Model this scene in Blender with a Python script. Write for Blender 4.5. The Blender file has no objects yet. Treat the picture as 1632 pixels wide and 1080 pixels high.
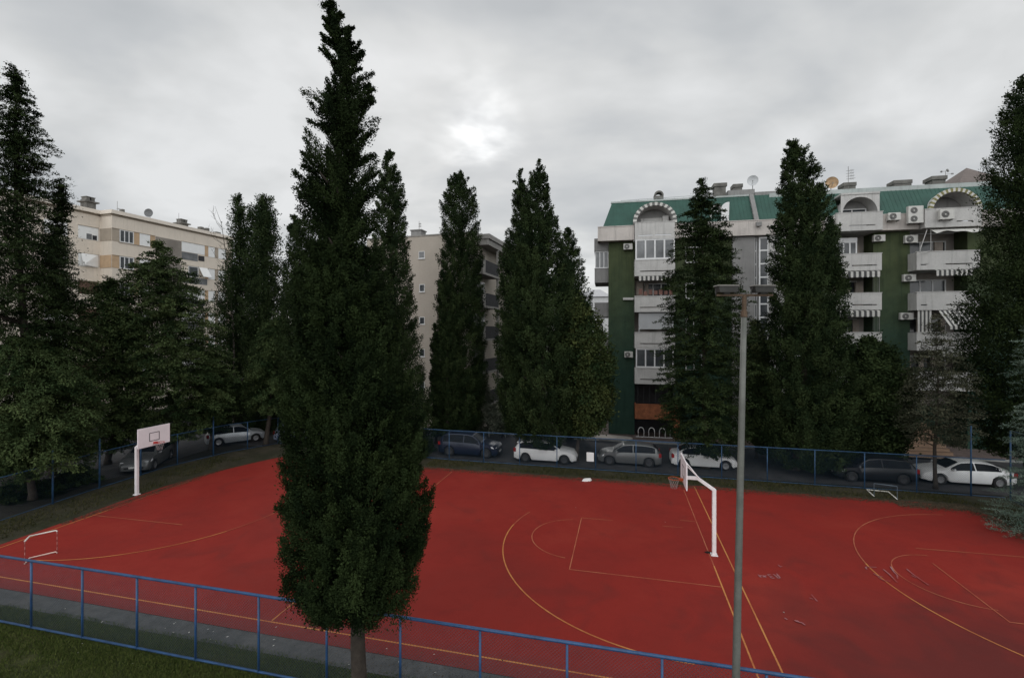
import bpy, math, random
import numpy as np
from mathutils import Vector, Matrix

random.seed(7)
scn = bpy.context.scene
COL = scn.collection
F, CX, HY, H = 742.0, 816.0, 529.0, 9.2      # focal length (px), centre column, horizon row, eye height

def gp(x, y, z=0.0):
    Y = F * (H - z) / (y - HY)
    return Vector(((x - CX) / F * Y, Y, z))

# ------------------------------------------------------------------ camera
cd = bpy.data.cameras.new('camera')
cam = bpy.data.objects.new('camera', cd); COL.objects.link(cam)
cam.location = (0, 0, H); cam.rotation_euler = (math.radians(90), 0, 0)
cd.sensor_width = 36; cd.lens = F / 1632 * 36
cd.shift_y = -(540 - HY) / 1632
cd.clip_start = 0.1; cd.clip_end = 3000
scn.camera = cam
scn.view_settings.view_transform = 'Standard'; scn.view_settings.look = 'None'
scn.view_settings.exposure = 0.2; scn.view_settings.gamma = 1.0

# ------------------------------------------------------------------ node helpers
class NT:
    def __init__(s, tree):
        s.t = tree; s.n = tree.nodes; s.l = tree.links
    def new(s, typ, **kw):
        n = s.n.new(typ)
        for k, v in kw.items(): setattr(n, k, v)
        return n
    def link(s, a, b): s.l.new(a, b)
    def setin(s, node, key, val):
        if hasattr(val, 'is_output'): s.link(val, node.inputs[key])
        else: node.inputs[key].default_value = val
    def math(s, op, a, b=0.0, clamp=False):
        n = s.new('ShaderNodeMath', operation=op, use_clamp=clamp)
        s.setin(n, 0, a); s.setin(n, 1, b); return n.outputs[0]
    def noise(s, vec, scale, detail=4, rough=0.55, dist=0.0):
        n = s.new('ShaderNodeTexNoise'); n.inputs['Scale'].default_value = scale
        n.inputs['Detail'].default_value = detail; n.inputs['Roughness'].default_value = rough
        n.inputs['Distortion'].default_value = dist
        if vec is not None: s.link(vec, n.inputs['Vector'])
        return n.outputs['Fac']
    def ramp(s, fac, stops):
        n = s.new('ShaderNodeValToRGB'); e = n.color_ramp.elements
        while len(e) < len(stops): e.new(0.5)
        for i, (p, c) in enumerate(stops):
            e[i].position = p; e[i].color = (*c, 1) if len(c) == 3 else c
        s.link(fac, n.inputs['Fac']); return n.outputs['Color']
    def mix(s, fac, a, b, mode='MIX'):
        n = s.new('ShaderNodeMix', data_type='RGBA', blend_type=mode)
        s.setin(n, 'Factor', fac)
        for key, v in ((6, a), (7, b)):
            if hasattr(v, 'is_output'): s.link(v, n.inputs[key])
            else: n.inputs[key].default_value = (*v, 1) if len(v) == 3 else v
        return n.outputs[2]
    def maprange(s, v, a, b, c, d):
        n = s.new('ShaderNodeMapRange'); s.setin(n, 0, v)
        for i, q in enumerate((a, b, c, d)): n.inputs[i + 1].default_value = q
        return n.outputs[0]

MATS = {}
def mat(name, col, rough=0.7, var=0.15, scale=3.0, metal=0.0, spec=0.3, bump=0.0, bscale=30.0, fine=0.0, streak=0.0, emit=None):
    """Painted / mineral surface: base colour broken up by two noises, optional rain streaks and bump."""
    if name in MATS: return MATS[name]
    m = bpy.data.materials.new(name); m.use_nodes = True
    t = NT(m.node_tree); b = t.n['Principled BSDF']
    tc = t.new('ShaderNodeTexCoord').outputs['Object']
    c = tuple(col)
    lo = tuple(max(0, x * (1 - var)) for x in c); hi = tuple(min(1, x * (1 + var)) for x in c)
    out = t.ramp(t.noise(tc, scale, 6, 0.6), [(0.3, lo), (0.7, hi)])
    if fine:
        f = t.maprange(t.noise(tc, scale * 14, 3, 0.6), 0.3, 0.7, 1 - fine, 1 + fine)
        out = t.mix(1.0, out, f, 'MULTIPLY')
    if streak:
        mp = t.new('ShaderNodeMapping'); t.link(tc, mp.inputs[0]); mp.inputs['Scale'].default_value = (1.6, 1.6, 0.12)
        s_ = t.maprange(t.noise(mp.outputs[0], 2.2, 5, 0.7), 0.52, 0.75, 0, streak)
        out = t.mix(s_, out, tuple(x * 0.35 for x in c))
    t.link(out, b.inputs['Base Color'])
    b.inputs['Roughness'].default_value = rough; b.inputs['Metallic'].default_value = metal
    b.inputs['Specular IOR Level'].default_value = spec
    if bump:
        bn = t.new('ShaderNodeBump'); bn.inputs['Strength'].default_value = bump; bn.inputs['Distance'].default_value = 0.02
        t.link(t.noise(tc, bscale, 4, 0.6), bn.inputs['Height']); t.link(bn.outputs[0], b.inputs['Normal'])
    MATS[name] = m
    return m

def foliage_mat(name, a, b_, rough=0.75, spec=0.04):
    if name in MATS: return MATS[name]
    m = bpy.data.materials.new(name); m.use_nodes = True
    t = NT(m.node_tree); b = t.n['Principled BSDF']
    at = t.new('ShaderNodeAttribute', attribute_name='tint')
    col = t.mix(at.outputs['Fac'], a, b_)
    t.link(col, b.inputs['Base Color'])
    b.inputs['Roughness'].default_value = rough; b.inputs['Specular IOR Level'].default_value = spec
    MATS[name] = m
    return m

# ------------------------------------------------------------------ mesh builder
class MB:
    def __init__(s): s.v = []; s.f = []; s.mi = []; s.cur = 0
    def _add(s, vs, fs):
        o = len(s.v); s.v += [tuple(p) for p in vs]
        for f in fs: s.f.append([o + i for i in f]); s.mi.append(s.cur)
        return s
    def box(s, x0, x1, y0, y1, z0, z1):
        x0, x1 = min(x0, x1), max(x0, x1); y0, y1 = min(y0, y1), max(y0, y1); z0, z1 = min(z0, z1), max(z0, z1)
        return s._add([(x0,y0,z0),(x1,y0,z0),(x1,y1,z0),(x0,y1,z0),(x0,y0,z1),(x1,y0,z1),(x1,y1,z1),(x0,y1,z1)],
                      [(0,3,2,1),(4,5,6,7),(0,1,5,4),(1,2,6,5),(2,3,7,6),(3,0,4,7)])
    def poly(s, pts): return s._add(pts, [tuple(range(len(pts)))])
    def hexa(s, p): return s._add(p, [(0,3,2,1),(4,5,6,7),(0,1,5,4),(1,2,6,5),(2,3,7,6),(3,0,4,7)])
    def prism(s, poly, y0, y1, axis='y'):
        n = len(poly)
        if axis == 'y': a = [(x, y0, z) for x, z in poly]; b = [(x, y1, z) for x, z in poly]
        elif axis == 'x': a = [(y0, x, z) for x, z in poly]; b = [(y1, x, z) for x, z in poly]
        else: a = [(x, z, y0) for x, z in poly]; b = [(x, z, y1) for x, z in poly]
        return s._add(a + b, [tuple(range(n)), tuple(range(2*n-1, n-1, -1))] + [(i, i+n, (i+1) % n + n, (i+1) % n) for i in range(n)])
    def tube(s, pts, rs, n=8, cap=True):
        pts = [Vector(p) for p in pts]
        if not hasattr(rs, '__len__'): rs = [rs] * len(pts)
        rings = []; ref = None
        for i, p in enumerate(pts):
            d = (pts[min(i+1, len(pts)-1)] - pts[max(i-1, 0)]).normalized()
            if ref is None:
                ref = Vector((0,0,1)) if abs(d.z) < 0.9 else Vector((1,0,0))
            e1 = (ref - d * ref.dot(d)).normalized(); ref = e1
            e2 = d.cross(e1)
            rings.append([p + (e1 * math.cos(2*math.pi*k/n) + e2 * math.sin(2*math.pi*k/n)) * rs[i] for k in range(n)])
        vs = [q for r in rings for q in r]; fs = []
        for i in range(len(pts)-1):
            for k in range(n):
                fs.append((i*n+k, i*n+(k+1) % n, (i+1)*n+(k+1) % n, (i+1)*n+k))
        if cap: fs += [tuple(range(n-1, -1, -1)), tuple(range((len(pts)-1)*n, len(pts)*n))]
        return s._add(vs, fs)
    def lathe(s, prof, n=16, axis='z', c=(0,0,0)):
        vs = []; fs = []
        for r, h in prof:
            for k in range(n):
                a = 2*math.pi*k/n; q = (r*math.cos(a), r*math.sin(a))
                if axis == 'z': vs.append((c[0]+q[0], c[1]+q[1], c[2]+h))
                elif axis == 'y': vs.append((c[0]+q[0], c[1]+h, c[2]+q[1]))
                else: vs.append((c[0]+h, c[1]+q[0], c[2]+q[1]))
        for i in range(len(prof)-1):
            for k in range(n): fs.append((i*n+k, i*n+(k+1) % n, (i+1)*n+(k+1) % n, (i+1)*n+k))
        return s._add(vs, fs)
    def build(s, name, mats, parent=None, smooth=False, bevel=0.0):
        me = bpy.data.meshes.new(name); me.from_pydata(s.v, [], s.f)
        if not isinstance(mats, (list, tuple)): mats = [mats]
        for m in mats: me.materials.append(m)
        if len(mats) > 1: me.polygons.foreach_set('material_index', s.mi)
        if smooth: me.polygons.foreach_set('use_smooth', [True] * len(s.f))
        me.validate(); me.update()
        o = bpy.data.objects.new(name, me); COL.objects.link(o)
        if parent: o.parent = parent
        if bevel:
            md = o.modifiers.new('bevel', 'BEVEL'); md.width = bevel; md.segments = 2; md.limit_method = 'ANGLE'
        return o

def tag(o, label, cat, group=None):
    o['label'] = label; o['category'] = cat
    if group: o['group'] = group
    return o
def thing(name, label, cat, loc=(0,0,0), rz=0.0, group=None):
    o = bpy.data.objects.new(name, None); COL.objects.link(o)
    o.location = loc; o.rotation_euler = (0, 0, rz); o.empty_display_size = 0.3
    return tag(o, label, cat, group)
def struct(o, kind='structure'): o['kind'] = kind; return o
def dup(root, loc, rz, label, group=None):
    r = root.copy(); COL.objects.link(r); r.location = loc; r.rotation_euler = (0, 0, rz); r['label'] = label
    if group: r['group'] = group
    for ch in list(root.children):
        c = ch.copy(); COL.objects.link(c); c.parent = r
        for g in list(ch.children):
            d = g.copy(); COL.objects.link(d); d.parent = c
    return r

# ------------------------------------------------------------------ court frame (u along, v across)
CA = math.radians(13.2)
P0 = gp(1140, 882)
def W(u, v, z=0.0):
    return Vector((P0.x + u*math.cos(CA) + v*math.sin(CA), P0.y - u*math.sin(CA) + v*math.cos(CA), z))
def court_obj(o):
    o.location = (P0.x, P0.y, 0); o.rotation_euler = (0, 0, -CA); return o

# ------------------------------------------------------------------ ground materials
def court_material():
    m = bpy.data.materials.new('red_acrylic'); m.use_nodes = True
    t = NT(m.node_tree); b = t.n['Principled BSDF']; tc = t.new('ShaderNodeTexCoord').outputs['Object']
    big = t.noise(tc, 0.16, 5, 0.6, 0.4); mid = t.noise(tc, 0.9, 6, 0.65); fin = t.noise(tc, 26, 3, 0.6)
    c = t.ramp(big, [(0.32, (0.190, 0.0235, 0.0185)), (0.52, (0.234, 0.0240, 0.0182)), (0.7, (0.256, 0.0315, 0.0225))])
    c = t.mix(t.maprange(mid, 0.5, 0.78, 0, 0.45), c, (0.165, 0.020, 0.018))
    # worn, scuffed patches and dark blotches
    bl = t.noise(tc, 0.55, 3, 0.5, 1.0)
    c = t.mix(t.maprange(bl, 0.58, 0.78, 0, 0.42), c, (0.11, 0.024, 0.021))
    mp = t.new('ShaderNodeMapping'); t.link(tc, mp.inputs[0]); mp.inputs['Scale'].default_value = (0.5, 2.2, 1); mp.inputs['Rotation'].default_value = (0, 0, 0.5)
    sc = t.noise(mp.outputs[0], 1.3, 7, 0.75, 0.6)
    c = t.mix(t.maprange(sc, 0.62, 0.78, 0, 0.25), c, (0.26, 0.055, 0.045))
    # greyer, dirtier wear around the near right part of the court
    sp = t.new('ShaderNodeSeparateXYZ'); t.link(tc, sp.inputs[0])
    du = t.math('MULTIPLY', t.math('SUBTRACT', sp.outputs[0], 7.5), 0.11); dv_ = t.math('MULTIPLY', t.math('ADD', sp.outputs[1], 6.5), 0.17)
    rr = t.math('ADD', t.math('ADD', t.math('MULTIPLY', du, du), t.math('MULTIPLY', dv_, dv_)), t.maprange(bl, 0.3, 0.7, -0.35, 0.35))
    c = t.mix(t.maprange(rr, 0.1, 1.1, 0.75, 0.0), c, (0.090, 0.0235, 0.0215))
    c = t.mix(t.maprange(t.math('ADD', sp.outputs[1], t.maprange(mid, 0.3, 0.7, -.3, .3)), -7.6, -8.7, 0, 0.6), c, (0.11, 0.034, 0.032))  # near strip coloured darker, as if seen through the fence mesh
    c = t.mix(1.0, c, t.maprange(fin, 0.3, 0.7, 0.9, 1.1), 'MULTIPLY')
    t.link(c, b.inputs['Base Color'])
    t.link(t.maprange(mid, 0.3, 0.7, 0.62, 0.85), b.inputs['Roughness']); b.inputs['Specular IOR Level'].default_value = 0.10
    bn = t.new('ShaderNodeBump'); bn.inputs['Strength'].default_value = 0.25; bn.inputs['Distance'].default_value = 0.004
    t.link(t.noise(tc, 120, 3, 0.6), bn.inputs['Height']); t.link(bn.outputs[0], b.inputs['Normal'])
    return m
def line_material(name, col, wear0, wear1, under=(0.26, 0.028, 0.02)):
    m = bpy.data.materials.new(name); m.use_nodes = True
    t = NT(m.node_tree); b = t.n['Principled BSDF']; tc = t.new('ShaderNodeTexCoord').outputs['Object']
    w = t.noise(tc, 0.5, 8, 0.75)
    c = t.mix(t.maprange(w, wear0, wear1, 0, 0.85), col, under)
    t.link(c, b.inputs['Base Color']); b.inputs['Roughness'].default_value = 0.8; b.inputs['Specular IOR Level'].default_value = 0.2
    return m
def ground_material(name, cols, scales=(0.3, 3.0, 40.0), rough=0.9, bump=0.5, bd=0.03):
    m = bpy.data.materials.new(name); m.use_nodes = True
    t = NT(m.node_tree); b = t.n['Principled BSDF']; tc = t.new('ShaderNodeTexCoord').outputs['Object']
    c = t.ramp(t.noise(tc, scales[0], 6, 0.65, 0.5), [(0.33, cols[0]), (0.52, cols[1]), (0.68, cols[2])])
    c = t.mix(1.0, c, t.maprange(t.noise(tc, scales[1], 6, 0.7), 0.3, 0.7, 0.7, 1.3), 'MULTIPLY')
    c = t.mix(1.0, c, t.maprange(t.noise(tc, scales[2], 3, 0.6), 0.3, 0.7, 0.8, 1.2), 'MULTIPLY')
    t.link(c, b.inputs['Base Color']); b.inputs['Roughness'].default_value = rough; b.inputs['Specular IOR Level'].default_value = 0.2
    bn = t.new('ShaderNodeBump'); bn.inputs['Strength'].default_value = bump; bn.inputs['Distance'].default_value = bd
    t.link(t.noise(tc, scales[2] * 0.6, 4, 0.7), bn.inputs['Height']); t.link(bn.outputs[0], b.inputs['Normal'])
    return m

M_court = court_material()
M_line = line_material('yellow_line_paint', (0.50, 0.21, 0.065), 0.46, 0.72)
M_line_old = line_material('faded_line_paint', (0.42, 0.145, 0.075), 0.40, 0.64)
M_chalk = line_material('chalk', (0.33, 0.19, 0.205), 0.38, 0.58)
M_asph = ground_material('asphalt', [(0.030,0.030,0.033),(0.044,0.044,0.047),(0.060,0.059,0.060)], (0.25, 1.4, 30), 0.85, 0.3, 0.01)
M_dirt = ground_material('dark_dirt', [(0.012,0.013,0.010),(0.020,0.019,0.015),(0.03,0.028,0.025)], (0.3, 2.0, 25))
M_lawn = ground_material('lawn_soil', [(0.022,0.032,0.008),(0.036,0.040,0.013),(0.050,0.046,0.018)], (0.35, 2.2, 30))
M_verge = ground_material('verge_soil', [(0.022,0.024,0.011),(0.036,0.033,0.020),(0.056,0.047,0.032)], (0.4, 1.8, 22))
M_conc = ground_material('worn_concrete', [(0.062,0.063,0.063),(0.078,0.078,0.078),(0.094,0.091,0.09)], (0.3, 2.5, 45), 0.85, 0.25, 0.006)
M_pave = ground_material('pavement_slabs', [(0.09,0.072,0.066),(0.12,0.092,0.084),(0.15,0.12,0.108)], (0.4, 2.5, 30), 0.85, 0.25, 0.006)
M_kerb = mat('kerb_stone', (0.30, 0.30, 0.29), 0.85, 0.25, 1.0, fine=0.15)

# ------------------------------------------------------------------ setting sheets
def sheet(name, poly, z, m, kind='structure'):
    mb = MB(); mb.poly([(x, y, z) for x, y in poly]); o = mb.build(name, m); court_obj(o); return struct(o, kind)
def rect(u0, u1, v0, v1): return [(u0, v0), (u1, v0), (u1, v1), (u0, v1)]
sheet('ground', rect(-700, 700, -300, 1100), -0.03, M_dirt)
sheet('road', rect(-120, 120, 11.2, 19.4), -0.018, M_asph)
sheet('side_road', [(-39.5, 0.5), (-35.3, -1.5), (-35.0, 4), (-35.6, 11.19), (-48, 11.19), (-42, 6)], -0.018, M_asph)
sheet('lot', rect(-120, -14, 19.45, 60), -0.018, M_dirt)
sheet('path', rect(-34, 40, -9.36, -8.655), -0.010, M_conc)
sheet('lawn', rect(-60, 60, -60, -9.365), -0.016, M_lawn)
sheet('verge', [(-33.6,-9.3),(16.8,-9.3),(16.8,10.75),(-16,10.85),(-31.4,12.3),(-33.2,9),(-34,5),(-33.8,0)], -0.014, M_verge)
random.seed(3)
cp = [(-30.2, -8.65), (14.25, -8.65)]
for i in range(28): cp.append((14.25 + random.uniform(-.07, .07), -8.2 + i * 0.58))
cp += [(13.6, 8.15), (12.6, 8.5)]
u = 12.0
while u > -27.4:
    cp.append((u, 8.85 + random.uniform(-.09, .09) - 0.15 * math.exp(-((u - 9) / 3) ** 2))); u -= 0.45
for (a, b_) in [(-28.0, 9.2), (-28.8, 7.6), (-29.5, 5.6), (-30.0, 3.8), (-30.3, 1.5), (-30.3, -1.0), (-30.1, -3.5), (-30.0, -6)]: cp.append((a, b_))
sheet('court_surface', cp, 0.0, M_court)
# kerb and raised pavement on the building side of the road
mb = MB(); mb.box(-14, 60, 19.4, 19.58, -0.03, 0.12); struct(court_obj(mb.build('kerb', M_kerb, bevel=0.02)))
mb = MB(); mb.box(-14, 60, 19.585, 26.5, -0.03, 0.11); struct(court_obj(mb.build('pavement', M_pave)))

# ------------------------------------------------------------------ painted lines
def strip(mb, pts, w, z=0.005):
    n = len(pts)
    for i in range(n - 1):
        a = Vector((*pts[i], 0)); b = Vector((*pts[i+1], 0)); d = (b - a).normalized(); q = Vector((-d.y, d.x, 0)) * w / 2
        if i == 0: a0, a1 = a - q, a + q
        else: a0, a1 = pa, pb
        if i < n - 2:
            c = Vector((*pts[i+2], 0)); d2 = (c - b).normalized(); mm = (d + d2).normalized(); q2 = Vector((-mm.y, mm.x, 0)) * (w / 2 / max(0.4, mm.dot(d)))
        else: q2 = q
        pa, pb = b - q2, b + q2
        mb.poly([(a0.x, a0.y, z), (pa.x, pa.y, z), (pb.x, pb.y, z), (a1.x, a1.y, z)])
def arc(cu, cv, r, a0, a1, n=48): return [(cu + r*math.cos(math.radians(a0 + (a1-a0)*i/n)), cv + r*math.sin(math.radians(a0 + (a1-a0)*i/n))) for i in range(n+1)]
def lines(name, lst, w, m):
    mb = MB()
    for i, p in enumerate(lst): strip(mb, p, w, 0.005 + 0.0012 * i)
    return struct(court_obj(mb.build(name, m)))
BL, BR = -29.6, -0.25
lines('court_lines', [
    [(BL-.3, -8.1), (BR+.02, -8.1)], [(BR, -8.05), (BR, -1.1)], [(0.44, -8.6), (0.44, 8.7)],
    [(BR, -6.98), (-1.8, -6.98)] + arc(-1.85, 0, 7.03, 270, 172),
    [(-14.65, -8.05), (-14.65, -6.4)],
    [(13.9, -7.03), (12.75, -7.03)] + arc(12.7, 0, 7.05, 270, 176, 40),
    [(BL, -8.0), (BL, -2.0)],
    [(BL, -6.98), (-28.0, -6.98)] + arc(-27.9, 0, 6.95, -90, -24)], 0.052, M_line)
lines('worn_court_lines', [
    [(BR, -1.1), (BR, 8.0)], arc(-1.85, 0, 7.03, 172, 158, 10),
    [(BR-.04, -2.66), (-5.76, -2.66), (-5.72, 2.5), (-4.2, 2.52)],
    arc(-5.75, 0.2, 2.0, 100, 262, 32),
    [(-1.0, 3.3), (-0.3, 3.3)], [(-1.9, 2.4), (-1.0, 2.4)],
    arc(12.7, 0, 7.05, 176, 96, 34),
    arc(8.4, -0.15, 1.95, 88, 268, 36),
    [(8.26, 1.1), (8.19, -2.78), (13.9, -2.85)], [(8.4, 2.45), (13.9, 2.6)],
    [(BL, -2.0), (BL-.1, 2.6)], [(BL+.1, -2.8), (-24.2, -2.72)], arc(-27.9, 0, 6.95, -24, 30, 20),
    [(-14.65, -6.4), (-14.65, 8.2)]], 0.040, M_line_old)
# chalk scribbles
def cu(px, py):
    p = gp(px, py); d = p - P0; return (d.x*math.cos(CA) - d.y*math.sin(CA), d.x*math.sin(CA) + d.y*math.cos(CA))
ck = MB(); z = 0.012
def chalk(pts, w=0.05):
    global z
    strip(ck, [cu(*p) for p in pts], w, z); z += 0.0008
for sx, segs in ((1208.5, [[(0,0),(2,2.4),(4.4,4.6)],[(5.2,1.2),(1.6,3.4)]]),
                 (1215.5, [[(0,1.2),(5.6,4.8)],[(6,1.4),(0.6,4.2)]]),
                 (1223.5, [[(0,0.2),(6.4,6.2)],[(0,0.2),(5,0)],[(3.2,3),(7.6,3)],[(6.4,6.2),(10.6,6)]]),
                 (1232.5, [[(0,-0.6),(8,6.4)],[(5.2,-1.4),(10.8,5.4)],[(3.8,3),(8.2,2)],[(8,6.4),(11,6)]])):
    for sg in segs: chalk([(sx + a, 915.4 + b_ * 0.95) for a, b_ in sg], 0.055)
for sg in ([(1240,900),(1244,903.4),(1246.5,902.5)], [(1293,947.5),(1296,951),(1302.5,958.5)], [(1290,953),(1296,955)],
           [(1379.5,904),(1381.5,907.5)], [(1380,903.6),(1397,904.3)], [(1392,914),(1400,918.5),(1408,919.6)], [(1400,920),(1405,923.5),(1411,926),(1419,926.4)],
           [(1408,907.5),(1418,916),(1430,928.6)], [(1419,903),(1425,912),(1430,917),(1430.5,923)], [(1445,907),(1453,914),(1463,921),(1470,926),(1480,933)],
           [(1453,917.5),(1460,921)], [(1266,989.5),(1271,990),(1275,993)], [(1268,990.5),(1279,993.5),(1283,997)], [(1250,985.5),(1255,988)]): chalk(sg, 0.05)
struct(court_obj(ck.build('chalk_marks', M_chalk)))

# ------------------------------------------------------------------ grass
def blades(name, spots, hmin, hmax, m, wid=0.012, seed=1, kind='stuff', z0=-0.02):
    rng = np.random.default_rng(seed); P = np.asarray(spots); n = len(P)
    h = rng.uniform(hmin, hmax, n); a = rng.uniform(0, 2*np.pi, n); lean = rng.uniform(0.1, 0.9, n) * h; la = rng.uniform(0, 2*np.pi, n)
    w = wid * rng.uniform(0.7, 1.5, n)
    b0 = np.stack([P[:,0]-w*np.cos(a), P[:,1]-w*np.sin(a), np.full(n, z0)], 1)
    b1 = np.stack([P[:,0]+w*np.cos(a), P[:,1]+w*np.sin(a), np.full(n, z0)], 1)
    tp = np.stack([P[:,0]+lean*np.cos(la), P[:,1]+lean*np.sin(la), h + z0], 1)
    v = np.stack([b0, b1, tp], 1).reshape(-1, 3)
    tint = np.repeat(np.clip(rng.normal(0.4, 0.28, n), 0, 1), 3)
    return fast_mesh(name, v, 3, tint, m)
def fast_mesh(name, v, k, tint, m, parent=None):
    nv = len(v); nf = nv // k
    me = bpy.data.meshes.new(name)
    me.vertices.add(nv); me.vertices.foreach_set('co', v.astype(np.float32).ravel())
    me.loops.add(nv); me.loops.foreach_set('vertex_index', np.arange(nv, dtype=np.int32))
    me.polygons.add(nf); me.polygons.foreach_set('loop_start', np.arange(0, nv, k, dtype=np.int32))
    me.update(calc_edges=True)
    at = me.attributes.new('tint', 'FLOAT', 'POINT'); at.data.foreach_set('value', tint.astype(np.float32))
    me.materials.append(m)
    o = bpy.data.objects.new(name, me); COL.objects.link(o)
    if parent: o.parent = parent
    return o
M_grass = foliage_mat('grass_blade', (0.032, 0.052, 0.012), (0.105, 0.120, 0.036), 0.8)
M_grass_dry = foliage_mat('verge_blade', (0.024, 0.030, 0.010), (0.070, 0.060, 0.028), 0.8)
rng = np.random.default_rng(11)
def patchy(u0, u1, v0, v1, n, thr=0.35, sc=0.8):
    q = np.stack([rng.uniform(u0, u1, n), rng.uniform(v0, v1, n)], 1)
    ph = [(rng.uniform(-1,1,2)*sc*k, rng.uniform(0,6.28)) for k in (1,1,2,2,3,4)]
    s_ = sum(np.sin(q @ d + p) for d, p in ph) / 6
    return q[s_ + rng.uniform(-0.5, 0.5, n) > -thr]
gr = np.concatenate([patchy(-24, 6, -9.45, -9.24, 7000, 0.05, 2.5), patchy(-24, 6, -10.9, -9.42, 100000, 0.35, 2.0), patchy(-24, -2, -13.8, -10.9, 150000, 0.15, 2.2)])
struct(court_obj(blades('grass', gr, 0.03, 0.095, M_grass, 0.009, 2)), 'stuff')
vg = np.concatenate([patchy(-17, 14.5, 9.1, 10.8, 16000, 0.15, 1.5), patchy(-33.2, -30.6, -6, 8, 7000, 0.05, 1.5), patchy(14.4, 16.6, -3, 9.5, 7000, 0.2, 1.5)])
struct(court_obj(blades('verge_grass', vg, 0.04, 0.16, M_grass_dry, 0.016, 4)), 'stuff')
# fallen leaf litter along the edge of the court
def flecks(name, pts, sz, m, seed):
    r_ = np.random.default_rng(seed); n = len(pts); a = r_.uniform(0, 6.28, n); s_ = sz * r_.uniform(0.5, 1.4, n)
    vs = []
    for k in range(4):
        q = a + k * np.pi / 2; rad = s_ * (1 if k % 2 else 0.55)
        vs.append(np.stack([pts[:,0] + rad*np.cos(q), pts[:,1] + rad*np.sin(q), 0.008 + r_.uniform(0, 0.012, n)], 1))
    return fast_mesh(name, np.stack(vs, 1).reshape(-1, 3), 4, r_.uniform(0, 1, n).repeat(4), m)
M_litter = foliage_mat('litter', (0.03, 0.024, 0.016), (0.12, 0.09, 0.06), 0.9)
n = 5200
ll = np.concatenate([np.stack([rng.uniform(-26, 14, n), 8.75 + rng.normal(0, 0.16, n) - np.abs(rng.normal(0, .18, n))], 1),
                     np.stack([14.2 - np.abs(rng.normal(0, .35, 2600)), rng.uniform(-2, 8.6, 2600)], 1),
                     np.stack([rng.uniform(10.5, 14.2, 1800), 8.3 + rng.normal(0, 0.3, 1800)], 1),
                     np.stack([-30.1 + np.abs(rng.normal(0, .25, 1200)), rng.uniform(-4, 6, 1200)], 1)])
struct(court_obj(flecks('leaf_litter', ll, 0.05, M_litter, 5)), 'stuff')
nn_ = 1500; tb = ((575 - CX)/F*10.8, 10.8); db = (tb[0] - P0.x, tb[1] - P0.y); tu, tv = db[0]*math.cos(CA) - db[1]*math.sin(CA), db[0]*math.sin(CA) + db[1]*math.cos(CA)
struct(court_obj(flecks('needle_litter', np.stack([tu + rng.normal(0, 1.3, nn_), tv + np.abs(rng.normal(0.6, 1.2, nn_))], 1), 0.022, M_litter, 9)), 'stuff')
M_fleck = foliage_mat('pale_fleck', (0.30, 0.29, 0.27), (0.6, 0.58, 0.55), 0.8)
fl = np.stack([rng.uniform(-20, 2, 34), rng.uniform(-11.5, -8.3, 34)], 1)
fl = np.concatenate([fl, np.stack([rng.uniform(-22, 4, 40), rng.uniform(-9.3, -8.7, 40)], 1), np.stack([rng.uniform(-26, 12, 8), rng.uniform(-7, 8, 8)], 1)])
struct(court_obj(flecks('pale_litter', fl, 0.032, M_fleck, 6)), 'stuff')

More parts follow.
